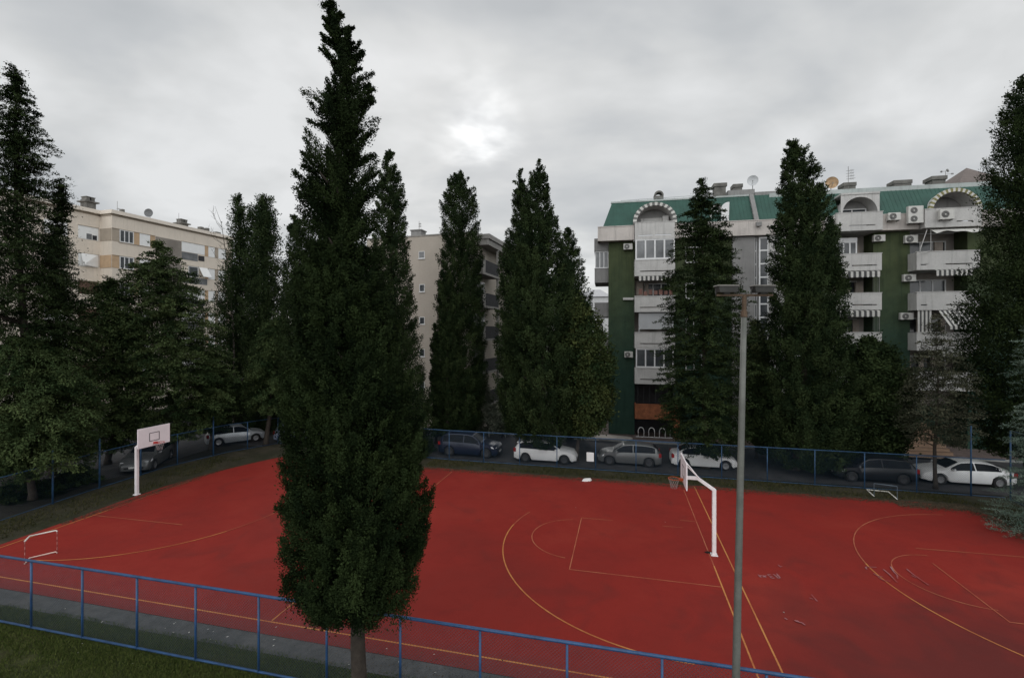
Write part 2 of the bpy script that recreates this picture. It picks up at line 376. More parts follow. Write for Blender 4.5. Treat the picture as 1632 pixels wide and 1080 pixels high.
# ------------------------------------------------------------------ trees
def interp_prof(prof, Y, bx):
    pr = sorted([(H + (HY - y)/F*Y, ((xl+xr)/2 - bx)/F*Y, max(0.05, (xr-xl)/2/F*Y)) for y, xl, xr in prof])
    a = np.array(pr); return a[:,0], a[:,1], a[:,2]
def norm(a): return a / np.maximum(1e-6, np.linalg.norm(a, axis=-1, keepdims=True))
def crown_layer(prof, Y, bx, n, m, leaf, style, seed, plume, spread, inner, tight=0.11, long=False):
    """n tufts of m small leaves; every tuft is a short curved spray ending near the crown's surface"""
    r_ = np.random.default_rng(seed)
    zs, cxs, rs = interp_prof(prof, Y, bx)
    zz = np.linspace(zs[0], zs[-1], 400); rr = np.interp(zz, zs, rs)
    cdf = np.cumsum(rr + 0.12); cdf /= cdf[-1]
    z = np.interp(r_.uniform(0, 1, n), cdf, zz)
    R = np.interp(z, zs, rs) * {'cypress': 0.99, 'tier': 1.06}.get(style, 1.0); C = np.interp(z, zs, cxs)
    ph = r_.uniform(0, 2*np.pi, n)
    lump = 1 + 0.10*np.sin(3*ph + z*1.1 + seed) * np.sin(z*1.7 + seed*2) + 0.06*np.sin(5*ph - z*2.3)
    isin = r_.uniform(0, 1, n) < inner
    rho = np.where(isin, np.sqrt(r_.uniform(0.0, 0.6, n)), 0.97 - np.abs(r_.normal(0, tight, n)) + (r_.uniform(0, 1, n) < 0.18) * r_.uniform(0.0, 0.14, n)) * lump
    o2 = np.stack([np.cos(ph), np.sin(ph)], 1)
    tip = np.stack([C + R*rho*o2[:,0], R*rho*o2[:,1], z], 1)
    L = plume * r_.uniform(0.6, 1.3, n) * np.clip(R / np.max(rs) + 0.35, 0.4, 1.1)
    if long: L = np.maximum(0.35, R*rho*r_.uniform(0.95, 1.25, n))
    if style == 'cypress': out, up, sag = 0.66, r_.normal(0.72, 0.3, n), 0.12
    elif style == 'branch': out, up, sag = 1.0, r_.normal(0.55, 0.22, n), 0.10
    elif style == 'tier': out, up, sag = 1.0, r_.normal(0.10, 0.16, n), -0.22
    elif style == 'droop': out, up, sag = 1.0, r_.normal(0.12, 0.2, n), -0.50
    else: out, up, sag = 0.9, r_.normal(0.35, 0.5, n), -0.05
    d = np.stack([o2[:,0]*out, o2[:,1]*out, up], 1) + r_.normal(0, 0.14, (n, 3)); d = norm(d)
    t = r_.beta(1.9, 1.15, (n, m)) if not long else r_.uniform(0.05, 1, (n, m))
    pos = tip[:,None,:] - d[:,None,:]*L[:,None,None]*(1 - t)[:,:,None]
    pos[:,:,2] += sag * L[:,None] * (t*t - 0.6)
    wd = spread * (1.1 - 0.75*t**2) * np.clip(L[:,None], 0.35, 2) * r_.uniform(0.7, 1.3, (n, 1))
    jit = np.clip(r_.normal(0, 1, (n, m, 3)), -1.9, 1.9) * wd[:,:,None]
    if style in ('tier', 'droop'): jit[:,:,2] *= 0.28
    pos = pos + jit
    zlo = zs[0] + 0.12*np.sin(3*ph + seed)[:,None]
    pos[:,:,2] = np.where(pos[:,:,2] < zlo, zlo + np.minimum(1.2, (zlo - pos[:,:,2])*0.45), pos[:,:,2])
    ld = norm(d[:,None,:]*0.8 + r_.normal(0, 0.65, (n, m, 3)) + np.array([0, 0, 0.3 if style in ('cypress', 'branch') else (-0.25 if style == 'droop' else 0)]))
    o3 = np.stack([o2[:,0], o2[:,1], np.full(n, 0.55)], 1)[:,None,:] + r_.normal(0, 0.35, (n, 1, 3))
    sd = np.cross(ld, o3 + r_.normal(0, 0.38, (n, m, 3)))
    if style in ('tier', 'droop'): sd = np.cross(ld, np.array([0, 0, 1.0]) + 0.35*o3 + r_.normal(0, 0.35, (n, m, 3)))
    sd = norm(sd)
    ll_ = leaf[0]*r_.uniform(0.6, 1.4, (n, m, 1)); lw = leaf[1]*r_.uniform(0.6, 1.4, (n, m, 1))
    v = np.stack([pos, pos + ld*ll_*0.5 + sd*lw*0.5, pos + ld*ll_, pos + ld*ll_*0.5 - sd*lw*0.5], 2).reshape(-1, 3)
    v[:,2] = np.maximum(v[:,2], 0.02)
    tint = np.clip(0.40 + r_.normal(0, 0.24, (n, 1)) + 0.20*np.sin(2.3*z + 2*ph + seed)[:,None] + r_.normal(0, 0.08, (n, m)), 0, 1)
    return v.astype(np.float32), np.repeat(tint.ravel(), 4)
def crown(layers, parent, mt):
    P_ = [crown_layer(**k) for k in layers]
    return fast_mesh('crown', np.concatenate([p[0] for p in P_]), 4, np.concatenate([p[1] for p in P_]), mt, parent)
M_bark = mat('bark', (0.040, 0.032, 0.026), 0.9, 0.4, 6, bump=0.6, bscale=24, fine=0.3)
M_bark_pale = mat('pale_bark', (0.075, 0.065, 0.055), 0.9, 0.35, 6, bump=0.5, bscale=24)
def trunk(h, r, parent, zs=None, cxs=None, rs=None, limbs=6, seed=1, m=None, clear=1.5):
    r_ = random.Random(seed); mb = MB(); pts = []; k = 9
    for i in range(k):
        z = h*i/(k-1); cx = 0 if zs is None else float(np.interp(z, zs, cxs)) * min(1, z / max(clear * 2, 1))
        pts.append((cx + r_.uniform(-.03, .03)*(i > 0), r_.uniform(-.03, .03)*(i > 0), z))
    rad = [r*1.35] + [max(0.02, r*(1 - 0.93*i/(k-1))) for i in range(1, k)]
    pts.insert(1, (pts[0][0], pts[0][1], 0.35)); rad.insert(1, r)
    mb.tube(pts, rad, 10)
    for j in range(limbs):
        f = r_.uniform(0.2, 0.8); z = max(clear, h*f); a = r_.uniform(0, 6.28); R = 0.6*(float(np.interp(z, zs, rs)) if zs is not None else 1)
        cx = 0 if zs is None else float(np.interp(z, zs, cxs)) * min(1, z / max(clear * 2, 1))
        q = (cx, 0, z); e = (cx + R*math.cos(a), R*math.sin(a), z + R*0.5)
        mdl = tuple((x + y)/2 for x, y in zip(q, e)); mdl = (mdl[0], mdl[1], mdl[2] - 0.06*R)
        mb.tube([q, mdl, e], [r*0.32, r*0.2, r*0.06], 6)
    return mb.build('trunk', m or M_bark, parent, smooth=True)
TREE_N = [0]
def tree(name, label, Y, bx, prof, style, mt, n, m, leaf, tr=0.22, plume=1.4, spread=0.3, inner=0.3, group=None, cat='tree', limbs=6, bark=None, clear=1.5, tight=0.11, layers=None):
    TREE_N[0] += 1; sd = TREE_N[0] * 13
    X = (bx - CX)/F*Y
    t = thing(name, label, cat, (X, Y, 0), 0, group)
    zs, cxs, rs = interp_prof(prof, Y, bx)
    trunk(zs[-1]*0.93, tr, t, zs, cxs, rs, limbs, sd, bark, clear)
    base = dict(prof=prof, Y=Y, bx=bx, n=n, m=m, leaf=leaf, style=style, seed=sd, plume=plume, spread=spread, inner=inner, tight=tight)
    crown([dict(base, **k) for k in layers] if layers else [base], t, mt)
    return t
F_cyp = foliage_mat('cypress_foliage', (0.007, 0.013, 0.005), (0.027, 0.041, 0.014))
F_cyp2 = foliage_mat('far_cypress_foliage', (0.009, 0.017, 0.007), (0.036, 0.053, 0.020))
F_ced = foliage_mat('cedar_foliage', (0.018, 0.033, 0.013), (0.085, 0.115, 0.044))
F_dark = foliage_mat('dark_cedar_foliage', (0.009, 0.017, 0.007), (0.041, 0.060, 0.022))
F_broad = foliage_mat('broadleaf_foliage', (0.022, 0.036, 0.018), (0.075, 0.092, 0.038))
F_yel = foliage_mat('yellowing_foliage', (0.015, 0.028, 0.011), (0.064, 0.078, 0.026))
F_brn = foliage_mat('brownish_cedar_foliage', (0.028, 0.034, 0.021), (0.088, 0.088, 0.058))
F_blue = foliage_mat('blue_spruce_foliage', (0.050, 0.082, 0.062), (0.20, 0.26, 0.21))
F_pale = foliage_mat('pale_shrub_foliage', (0.050, 0.062, 0.045), (0.16, 0.17, 0.13))

G1 = 'tall trees round the sports court'
NC = (0.22, 0.085)
FC = (0.128, 0.066)
# foreground cypress
tree('cypress_tree', 'tall foreground cypress with a bare trunk, standing in front of the near blue fence', 10.8, 575,
     [(3,521,531),(28,512,553),(55,514,576),(90,502,586),(112,486,602),(150,482,602),(200,478,608),(250,476,606),(300,472,610),(350,470,612),(400,466,620),
      (460,464,634),(530,464,646),(600,464,660),(680,462,676),(740,464,684),(790,458,688),(850,458,687),(890,459,684),(920,465,672),(946,484,646),(964,508,610)],
     'cypress', F_cyp, 2300, 130, (0.080, 0.040), 0.19, 1.05, 0.085, 0.30, G1, limbs=16, clear=2.6,
     layers=[dict(prof=[(3,521,531),(28,513,552),(55,514,575),(90,504,584),(112,488,600),(150,484,600),(200,480,606),(250,478,604),(300,474,608),(350,472,612),(400,468,618),(460,466,630),(520,468,640)],
                  style='branch', n=240, m=700, leaf=(0.050, 0.026), spread=0.085, inner=0.0, tight=0.12, long=True),
             dict(prof=[(5,524,530),(60,530,556),(150,524,566),(250,520,572),(350,512,580),(430,500,592),(520,490,615)], n=300, m=190, leaf=(0.055, 0.028), plume=0.6, spread=0.09, inner=0.5),
             dict(prof=[(385,500,590),(420,476,612),(480,468,632),(540,466,644),(600,464,658),(680,462,676),(740,464,684),(790,458,688),(850,458,687),(890,459,684),(920,465,672),(946,484,646),(964,508,610)],
                  n=3000, m=220, leaf=(0.052, 0.028), plume=0.60, spread=0.125, inner=0.50, tight=0.06)])
# second row beyond the far fence
tree('cypress_tree', 'cypress half hidden behind the right side of the big foreground cypress', 35.0, 628,
     [(237,618,626),(262,608,634),(300,600,645),(350,596,650),(400,592,654),(460,590,660),(530,588,668),(580,588,676),(630,588,690),(690,590,698),(728,600,692)],
     'cypress', F_cyp2, 1237, 116, FC, 0.25, 1.16, 0.156, 0.26, G1, tight=0.07)
tree('cypress_tree', 'cypress tip showing at the left shoulder of the big foreground cypress', 37.0, 476,
     [(342,464,472),(370,458,490),(410,455,500),(470,448,505),(540,445,510),(610,450,512),(648,462,505)],
     'cypress', F_cyp2, 825, 102, FC, 0.22, 1.05, 0.156, 0.26, G1, tight=0.07)
tree('cypress_tree', 'flat-topped columnar cypress right of the pale block with small windows', 39.5, 732,
     [(273,728,742),(286,714,752),(310,705,760),(345,702,764),(400,702,769),(460,697,772),(520,692,775),(600,692,776),(660,696,770),(695,708,755)],
     'cypress', F_cyp2, 1375, 116, FC, 0.25, 1.05, 0.156, 0.30, G1, tight=0.07)
tree('cypress_tree', 'slim shorter cypress leaning against the left side of the flat-topped columnar one', 38.0, 712,
     [(415,706,714),(440,700,722),(500,696,730),(560,690,735),(630,688,738),(692,696,730)],
     'cypress', F_cyp2, 522, 91, FC, 0.16, 0.84, 0.140, 0.26, G1, tight=0.07)
tree('cypress_tree', 'smallest cypress spire in front of the pale block with small windows', 38.5, 695,
     [(515,691,694),(540,686,702),(600,684,708),(660,685,710),(695,688,706)],
     'cypress', F_cyp2, 302, 80, FC, 0.12, 0.68, 0.125, 0.26, G1, tight=0.07)
tree('cypress_tree', 'cypress with a crooked tip, left one of the pair behind the white hatchback', 36.0, 826,
     [(270,826,833),(292,818,842),(318,816,848),(340,815,850),(380,802,855),(420,794,858),(480,792,862),(550,788,865),(620,788,862),(690,808,850)],
     'cypress', F_cyp2, 1100, 111, FC, 0.24, 1.05, 0.156, 0.26, G1, tight=0.07)
tree('cypress_tree', 'tallest cypress of the middle clump, its trunk in front of the white hatchback', 33.6, 866,
     [(256,855,862),(275,846,872),(292,842,874),(330,832,882),(365,822,896),(420,812,908),(480,804,922),(550,800,932),(620,800,930),(670,812,915),(708,838,892)],
     'cypress', F_cyp2, 1650, 116, FC, 0.26, 1.10, 0.156, 0.30, G1, tight=0.07)
tree('cypress_tree', 'cypress on the right of the middle clump, nearest the green block', 40.0, 908,
     [(362,900,912),(400,886,924),(440,880,934),(480,876,944),(520,874,948),(580,874,948),(650,878,945),(692,888,935)],
     'cypress', F_cyp2, 962, 106, FC, 0.22, 1.05, 0.156, 0.26, G1, tight=0.07)
tree('broadleaf_tree', 'round leafy tree with yellowing top beside the white notice box on the fence', 33.4, 919,
     [(478,905,930),(500,892,952),(535,885,972),(580,884,984),(630,888,980),(670,898,968),(694,912,940)],
     'broad', F_yel, 528, 97, (0.168, 0.122), 0.15, 1.4, 0.240, 0.30, G1, bark=M_bark, clear=2.0)
tree('shrub', 'small pale grey-green shrub between the two middle cypress clumps', 41.5, 766,
     [(574,758,764),(600,748,774),(630,742,785),(660,744,795),(688,752,785)],
     'broad', F_pale, 220, 85, (0.146, 0.096), 0.08, 0.8, 0.224, 0.26, None, 'shrub', limbs=3, clear=0.6)
tree('shrub', 'low pale shrub at the foot of the crooked-tipped cypress', 40.5, 800,
     [(640,792,806),(655,780,814),(672,776,818),(690,782,812)],
     'broad', F_pale, 121, 75, (0.135, 0.090), 0.06, 0.7, 0.224, 0.26, None, 'shrub', limbs=3, clear=0.4)
tree('cypress_tree', 'spire tree before the green block, its trunk hiding the middle of a white car', 31.6, 1124,
     [(286,1112,1122),(312,1102,1136),(345,1084,1152),(385,1070,1168),(425,1062,1176),(480,1056,1186),(560,1052,1192),(640,1052,1194),(690,1060,1188),(724,1090,1164)],
     'tier', F_dark, 1567, 102, FC, 0.24, 1.61, 0.116, 0.34, G1)
tree('cypress_tree', 'massive dark cypress standing right of the grey lamp post', 31.2, 1266,
     [(222,1258,1272),(240,1249,1290),(262,1246,1298),(295,1242,1310),(340,1239,1320),(400,1236,1336),(460,1233,1343),(530,1225,1346),(600,1206,1354),(680,1202,1362),(718,1210,1352),(736,1235,1320)],
     'cypress', F_cyp2, 2062, 122, FC, 0.28, 1.10, 0.156, 0.34, G1, tight=0.07)
tree('broadleaf_tree', 'low leafy tree squeezed between the lamp post and the massive dark cypress', 34.0, 1205,
     [(512,1196,1212),(545,1188,1225),(600,1184,1235),(660,1184,1238),(705,1190,1230)],
     'broad', F_broad, 286, 80, (0.158, 0.109), 0.12, 1.2, 0.240, 0.30, G1)
tree('broadleaf_tree', 'bushy dark broadleaf tree standing over the dark parked car', 30.6, 1404,
     [(540,1375,1390),(556,1366,1420),(585,1356,1440),(620,1352,1448),(665,1354,1448),(700,1362,1440),(728,1382,1428)],
     'broad', F_dark, 682, 102, (0.158, 0.115), 0.14, 1.4, 0.240, 0.34, G1, clear=1.6)
tree('cedar_tree', 'young sparse brownish cedar with a thin trunk in front of the white sedan', 27.4, 1491,
     [(498,1488,1493),(525,1478,1505),(560,1460,1525),(600,1446,1545),(640,1438,1548),(680,1440,1545),(706,1452,1528)],
     'tier', F_brn, 330, 68, (0.135, 0.054), 0.11, 1.6, 0.136, 0.13, G1, limbs=14, bark=M_bark, clear=1.9)
tree('cypress_tree', 'dark cypress at the right edge of the picture behind the fence corner', 28.0, 1640,
     [(122,1622,1634),(165,1602,1650),(200,1592,1662),(250,1584,1680),(300,1579,1695),(350,1582,1705),(400,1570,1715),(450,1558,1722),(520,1551,1728),(600,1553,1730),(680,1562,1722),(724,1580,1700)],
     'cypress', F_cyp, 1430, 106, (0.146, 0.064), 0.28, 1.9, 0.160, 0.34, G1)
tree('spruce_tree', 'blue spruce reaching in at the right edge beside the court corner', 20.6, 1716,
     [(400,1712,1720),(470,1682,1750),(540,1650,1782),(600,1640,1792),(640,1646,1786),(690,1628,1804),(740,1638,1794),(790,1622,1812),(840,1612,1822),(862,1618,1817)],
     'tier', F_blue, 880, 120, (0.084, 0.022), 0.16, 1.3, 0.096, 0.26, None, 'tree', limbs=14, clear=0.5)
# left side
tree('cedar_tree', 'tallest tiered conifer at the left edge in front of the cream block', 27.0, 38,
     [(106,20,26),(140,8,42),(180,-4,56),(215,-14,68),(260,-22,72),(310,-28,78),(360,-36,88),(420,-44,104),(470,-46,116),(540,-48,128),(620,-48,130),(735,-44,124)],
     'tier', F_dark, 1650, 111, (0.135, 0.058), 0.28, 1.8, 0.120, 0.36, G1)
tree('cedar_tree', 'narrow conifer with a hooked tip just right of the tallest left-edge conifer', 30.0, 84,
     [(285,92,97),(302,86,108),(330,84,110),(370,74,106),(410,66,112),(450,60,118),(520,55,125),(620,55,125),(700,62,118)],
     'tier', F_dark, 660, 97, (0.146, 0.064), 0.2, 1.6, 0.136, 0.30, G1)
tree('cedar_tree', 'cedar with pale drooping fronds, lowest tree behind the left court fence', 25.6, 52,
     [(540,0,40),(565,-30,90),(610,-50,130),(650,-60,148),(700,-58,146),(752,-40,128)],
     'droop', F_ced, 836, 111, (0.135, 0.064), 0.18, 1.5, 0.136, 0.34, G1)
tree('cedar_tree', 'leafy green cedar between the left-edge conifers and the cone-shaped cedar', 32.5, 172,
     [(446,172,184),(470,138,208),(510,128,228),(560,124,238),(620,130,240),(680,136,238),(716,150,222)],
     'droop', F_ced, 792, 106, (0.158, 0.077), 0.2, 1.7, 0.152, 0.34, G1)
tree('cedar_tree', 'cone-shaped dark cedar in front of the cream block, behind the left backboard', 34.5, 276,
     [(384,246,254),(402,232,276),(430,210,306),(470,203,322),(520,198,345),(580,192,358),(640,200,366),(680,225,350),(697,248,330)],
     'tier', F_ced, 1210, 111, (0.168, 0.077), 0.24, 2.0, 0.136, 0.36, G1)
tree('cypress_tree', 'cypress with the single pointed tip beside bare twigs, left of the twin-tipped one', 44.0, 380,
     [(308,373,382),(335,367,394),(370,364,402),(400,362,406),(450,346,410),(500,340,412),(570,338,412),(650,344,408),(684,352,402)],
     'cypress', F_cyp2, 660, 93, (0.191, 0.083), 0.22, 2.2, 0.160, 0.30, G1)
tree('cypress_tree', 'twin-tipped cypress between the bare twigs and the foreground cypress', 43.0, 424,
     [(306,420,430),(320,402,438),(345,394,444),(390,390,450),(440,388,455),(500,386,460),(580,386,464),(650,390,464),(684,398,458)],
     'cypress', F_cyp2, 880, 97, (0.191, 0.083), 0.24, 2.2, 0.160, 0.30, G1)
tree('deodar_tree', 'small cedar with greyish sprays over a thick trunk between the two silver cars', 38.0, 424,
     [(500,430,452),(530,410,470),(570,395,480),(610,385,482),(640,388,480),(658,402,470)],
     'droop', F_ced, 462, 97, (0.158, 0.077), 0.2, 1.5, 0.160, 0.30, G1, bark=M_bark, clear=2.6)
tree('cedar_tree', 'dark low cedar filling the gap right of the left backboard', 36.5, 336,
     [(560,330,345),(590,312,364),(630,300,378),(665,306,376),(686,318,362)],
     'tier', F_dark, 418, 89, (0.158, 0.077), 0.16, 1.6, 0.152, 0.34, G1)
tree('shrub', 'low dark bush behind the left fence, below the cedar with pale drooping fronds', 26.5, 40,
     [(768,22,60),(778,-5,85),(792,-18,98),(806,-20,100)], 'broad', F_dark, 260, 93, (0.094, 0.060), 0.06, 0.7, 0.16, 0.4, None, 'shrub', limbs=3, clear=0.3)
tree('shrub', 'low dark bush behind the left fence, left of the grey car', 28.5, 122,
     [(745,108,134),(756,90,150),(768,84,158),(782,86,156)], 'broad', F_dark, 220, 93, (0.094, 0.060), 0.06, 0.7, 0.16, 0.4, None, 'shrub', limbs=3, clear=0.3)
# bare twiggy tree
t = thing('bare_tree', 'leafless twiggy sapling against the cream block beside the pointed cypress', 'tree', ((372-CX)/F*43.0, 43.0, 0), 0)
mb = MB(); rr_ = random.Random(5)
mb.tube([(0,0,0),(0.1,0,5),(0,0,10),(-0.5,0,15),(-1.1,0,19.2),(-1.7,0,20.8)], [0.12,0.10,0.07,0.04,0.02,0.008], 7)
for i in range(18):
    z_ = rr_.uniform(9, 19); a = rr_.uniform(2.0, 4.6); x0 = float(np.interp(z_, [10,15,19.2,20.8],[0,-.5,-1.1,-1.7])); Lb = rr_.uniform(0.8, 2.2)
    e = (x0 + Lb*0.75*math.cos(a), Lb*0.6*math.sin(a), z_ + Lb*0.8); md = (x0 + Lb*0.45*math.cos(a), Lb*0.35*math.sin(a), z_ + Lb*0.3)
    mb.tube([(x0,0,z_), md, e], [0.018, 0.012, 0.005], 4)
    for j in range(3):
        q = rr_.uniform(0.3, 0.9); s_ = tuple(md[k] + (e[k]-md[k])*q for k in range(3))
        mb.tube([s_, (s_[0]+rr_.uniform(-.5,.2), s_[1]+rr_.uniform(-.4,.4), s_[2]+rr_.uniform(.2,.7))], [0.012, 0.005], 3)
mb.build('trunk', M_bark_pale, t)
# far background trees closing the view under and between the crowns
BG = [(60, 62, 468, 60, 'behind the left-edge conifers'), (150, 58, 480, 60, 'left of the cone-shaped cedar'), (318, 74, 468, 46, 'beside the far end of the cream block'),
      (560, 60, 452, 70, 'directly behind the foreground cypress'), (1000, 120, 505, 40, 'far off beyond the green block')]
for i, (bx, Y, top, hw, where) in enumerate(BG[:4]):
    tree('background_tree', 'dark rounded tree far back, ' + where, Y, bx,
         [(top, bx-6, bx+6), (top+25, bx-hw*.6, bx+hw*.6), (top+60, bx-hw*.95, bx+hw*.95), (top+120, bx-hw, bx+hw), (HY+F*H/Y-14, bx-hw*.8, bx+hw*.8)],
         'broad', F_dark, 420, 40, (0.5, 0.3), 0.2, 2.4, 0.3, 0.4, 'trees far back between the blocks')

# ------------------------------------------------------------------ fences
M_blue = mat('blue_fence_paint', (0.020, 0.062, 0.150), 0.45, 0.35, 2.5, spec=0.45, fine=0.2, streak=0.3)
M_blue2 = mat('weathered_blue_paint', (0.018, 0.055, 0.115), 0.55, 0.3, 4, spec=0.4, fine=0.12)
M_wire_far = mat('dark_wire', (0.010, 0.026, 0.042), 0.7, 0.2, 4, spec=0.15)
M_wire = mat('blue_wire', (0.045, 0.066, 0.085), 0.6, 0.2, 4, spec=0.3)
def wires(mb, a, b, z0, z1, sp, r):
    """diagonal chain-link wires filling one bay"""
    a = Vector((a[0], a[1], 0)); b = Vector((b[0], b[1], 0)); w = (b - a).length; d = (b - a)/w; h = z1 - z0; nrm = Vector((-d.y, d.x, 0))
    def P(s_, q): return a + d*s_ + Vector((0, 0, z0 + q))
    s0 = -h
    while s0 < w:
        for sg in (0, 1):
            x0, x1 = s0, s0 + h; q0, q1 = 0.0, h
            if x0 < 0: q0 = -x0; x0 = 0
            if x1 > w: q1 = h - (x1 - w); x1 = w
            if x1 - x0 < 0.02: continue
            p, q = (P(x0, q0), P(x1, q1)) if sg == 0 else (P(x0, h - q0), P(x1, h - q1))
            e = nrm * r; f_ = (d*(1 if sg else -1) + Vector((0,0,1)))*0.7071*r
            mb._add([p+e, p-e*.5+f_, p-e*.5-f_, q+e, q-e*.5+f_, q-e*.5-f_], [(0,1,4,3),(1,2,5,4),(2,0,3,5)])
        s0 += sp
def fence(name, label, pts, h, pr, rr, m, sp=2.08, tall=(), tall_h=3.0, wire=(0.09, 0.0028), start=0.0, z0=0.04, cat='fence', mw=None):
    """pts in court coordinates; parts: posts, rails, one wire mesh per bay"""
    P = [W(*p) for p in pts]
    t = thing(name, label, cat, P[0]); o = P[0]
    cum = [0]
    for i in range(len(P)-1): cum.append(cum[-1] + (P[i+1]-P[i]).length)
    def at(s_):
        for i in range(len(P)-1):
            if s_ <= cum[i+1] + 1e-6:
                f_ = (s_ - cum[i])/(cum[i+1]-cum[i]); return P[i].lerp(P[i+1], f_) - o
        return P[-1] - o
    S = []; s_ = start
    while s_ <= cum[-1] + 1e-3: S.append(s_); s_ += sp
    for k, s_ in enumerate(S):
        q = at(s_); hh = tall_h if k in tall else h - rr
        r_ = pr * (1.35 if k in tall else 1)
        mb = MB(); mb.tube([(q.x, q.y, -0.1), (q.x, q.y, hh)], r_, 8)
        if k in tall: mb.lathe([(r_*1.1, hh), (r_*1.1, hh+.02), (0.001, hh+.05)], 8, c=(q.x, q.y, 0))
        mb.build('post', m, t, smooth=True)
    path = [at(c_) for c_ in cum]
    for nm, zz_, r_ in (('top_rail', h, rr), ('bottom_rail', z0, rr*0.85)):
        mb = MB(); mb.tube([(p.x, p.y, zz_) for p in path], r_, 8); mb.build(nm, m, t, smooth=True)
    for k in range(len(S)-1):
        a, b_ = at(S[k]), at(S[k+1]); d = (b_-a).normalized()
        mb = MB(); wires(mb, a + d*pr, b_ - d*pr, z0 + rr, h - rr, *wire); mb.build('wire_mesh', mw or M_wire, t)
    return t
def on_rail(px, py, hz):
    p = gp(px, py, hz); d = p - P0; return (d.x*math.cos(CA) - d.y*math.sin(CA), d.x*math.sin(CA) + d.y*math.cos(CA))
uA = on_rail(45, 895, 2.1)
vN = -10.08
fence('near_fence', 'bright blue tubular fence with wire mesh along the near grass edge', [(uA[0]-2.08*2, vN), (uA[0]+2.08*17, vN)], 2.1, 0.032, 0.040, M_blue, 2.08, wire=(0.085, 0.0030))
fence('far_fence', 'blue mesh fence along the far side of the red court before the parked cars',
      [(-31.4, 12.25), (-16, 10.85), (16.9, 10.6)], 2.12, 0.03, 0.03, M_blue2, 2.6, tall=(18,), tall_h=3.9, wire=(0.12, 0.0032), mw=M_wire_far)
fence('left_fence', 'blue mesh fence behind the left end of the court, with tall posts',
      [(-32.6, -9.5), (-33.2, -4.7), (-33.75, 0), (-33.95, 4.7), (-33.1, 8.9), (-31.45, 12.2)], 2.12, 0.035, 0.026, M_blue2, 2.5, tall=(3, 4, 5, 7), tall_h=2.9, wire=(0.12, 0.0032), mw=M_wire_far)
# tall catch-net section on the far right corner
fence('corner_fence', 'tall blue mesh fence panel at the right rear corner of the court',
      [(16.95, 10.3), (17.0, 3.0)], 3.8, 0.04, 0.03, M_blue2, 2.4, tall=(), wire=(0.12, 0.0032), mw=M_wire_far)

# ------------------------------------------------------------------ basketball hoops
M_white = mat('white_paint', (0.74, 0.69, 0.69), 0.5, 0.08, 3, spec=0.4, streak=0.25)
M_board = mat('white_board', (0.80, 0.74, 0.755), 0.5, 0.05, 2, spec=0.4, streak=0.15)
M_red = mat('red_rim_paint', (0.45, 0.035, 0.03), 0.45, 0.2, 4, spec=0.4)
M_black = mat('black_marking', (0.03, 0.025, 0.03), 0.6, 0.1, 4)
M_net = mat('pale_net', (0.30, 0.26, 0.26), 0.8, 0.1, 4)
M_orange = mat('orange_rim_paint', (0.40, 0.07, 0.02), 0.5, 0.2, 4)
def hoop(label, loc, rz, rimmat, reach=1.25):
    """faces local +x"""
    t = thing('basketball_hoop', label, 'basketball hoop', loc, rz, 'basketball hoops on the court')
    mb = MB(); mb.box(-.13, .13, -.13, .13, 0.002, .03)
    for a in (-.1, .1):
        for b_ in (-.1, .1): mb.lathe([(.02, .03), (.02, .055), (.001, .056)], 6, c=(a, b_, 0))
    mb.build('base_plate', M_white, t)
    mb = MB(); mb.box(-.075, .075, -.075, .075, .03, 2.72); mb.build('pole', M_white, t, bevel=.012)
    mb = MB()
    mb.hexa([(-.07,-.07,2.72),(.07,-.07,2.66),(.07,.07,2.66),(-.07,.07,2.72),(reach*.55-.05,-.06,3.18),(reach*.55+.05,-.06,3.10),(reach*.55+.05,.06,3.10),(reach*.55-.05,.06,3.18)])
    mb.box(reach*.55-.08, reach-.06, -.055, .055, 3.06, 3.19)
    mb.build('arm', M_white, t, bevel=.008)
    mb = MB()
    for s_ in (-1, 1): mb.tube([(reach*.5, s_*.04, 3.15), (reach-.05, s_*.55, 3.78)], .022, 6)
    mb.build('brace', M_white, t)
    bd = MB(); bd.box(reach-.045, reach, -.92, .92, 2.86, 3.93); bd = bd.build('backboard', M_board, t, bevel=.006)
    mb = MB(); x0, x1 = reach + .001, reach + .006
    for (a, b_, c, d) in ((-.295,.295,3.13,3.165),(-.295,.295,3.575,3.61),(-.295,-.26,3.165,3.575),(.26,.295,3.165,3.575)): mb.box(x0, x1, a, b_, c, d)
    mb.build('target_square', M_black, bd)
    rm = MB(); cxr = reach + .15 + .225
    ring = [(cxr + .225*math.cos(2*math.pi*k/24), .225*math.sin(2*math.pi*k/24), 3.05) for k in range(25)]
    rm.tube(ring, .013, 6, False); rm.box(reach+.007, reach+.16, -.075, .075, 2.99, 3.07)
    rm.tube([(reach+.02,-.07,2.94),(cxr-.15,-.16,3.04)], .009, 5); rm.tube([(reach+.02,.07,2.94),(cxr-.15,.16,3.04)], .009, 5)
    rm = rm.build('rim', rimmat, t)
    nb = MB(); K = 12
    for k in range(K):
        for sg in (-1, 1):
            pts = []
            for j in range(5):
                a = 2*math.pi*(k + sg*j*.5)/K; rr__ = [.225,.19,.155,.135,.125][j]
                pts.append((cxr + rr__*math.cos(a), rr__*math.sin(a), 3.04 - .10*j))
            nb.tube(pts, .004, 3, False)
    nb.build('net', M_net, rm)
    return t
pR = gp(1138, 884); hoop('white basketball hoop standing on the open right half of the court, orange rim', pR, math.pi - CA, M_orange, 1.2)
pL = gp(218, 788); hoop('white basketball hoop at the left end of the court, red rim facing the court', pL, -CA, M_red, 1.25)
mb = MB(); rng2 = random.Random(4)
mb.poly([(math.cos(k*.5236)*(.17 + rng2.uniform(-.03,.03)), math.sin(k*.5236)*(.10 + rng2.uniform(-.02,.02)), .011) for k in range(12)])
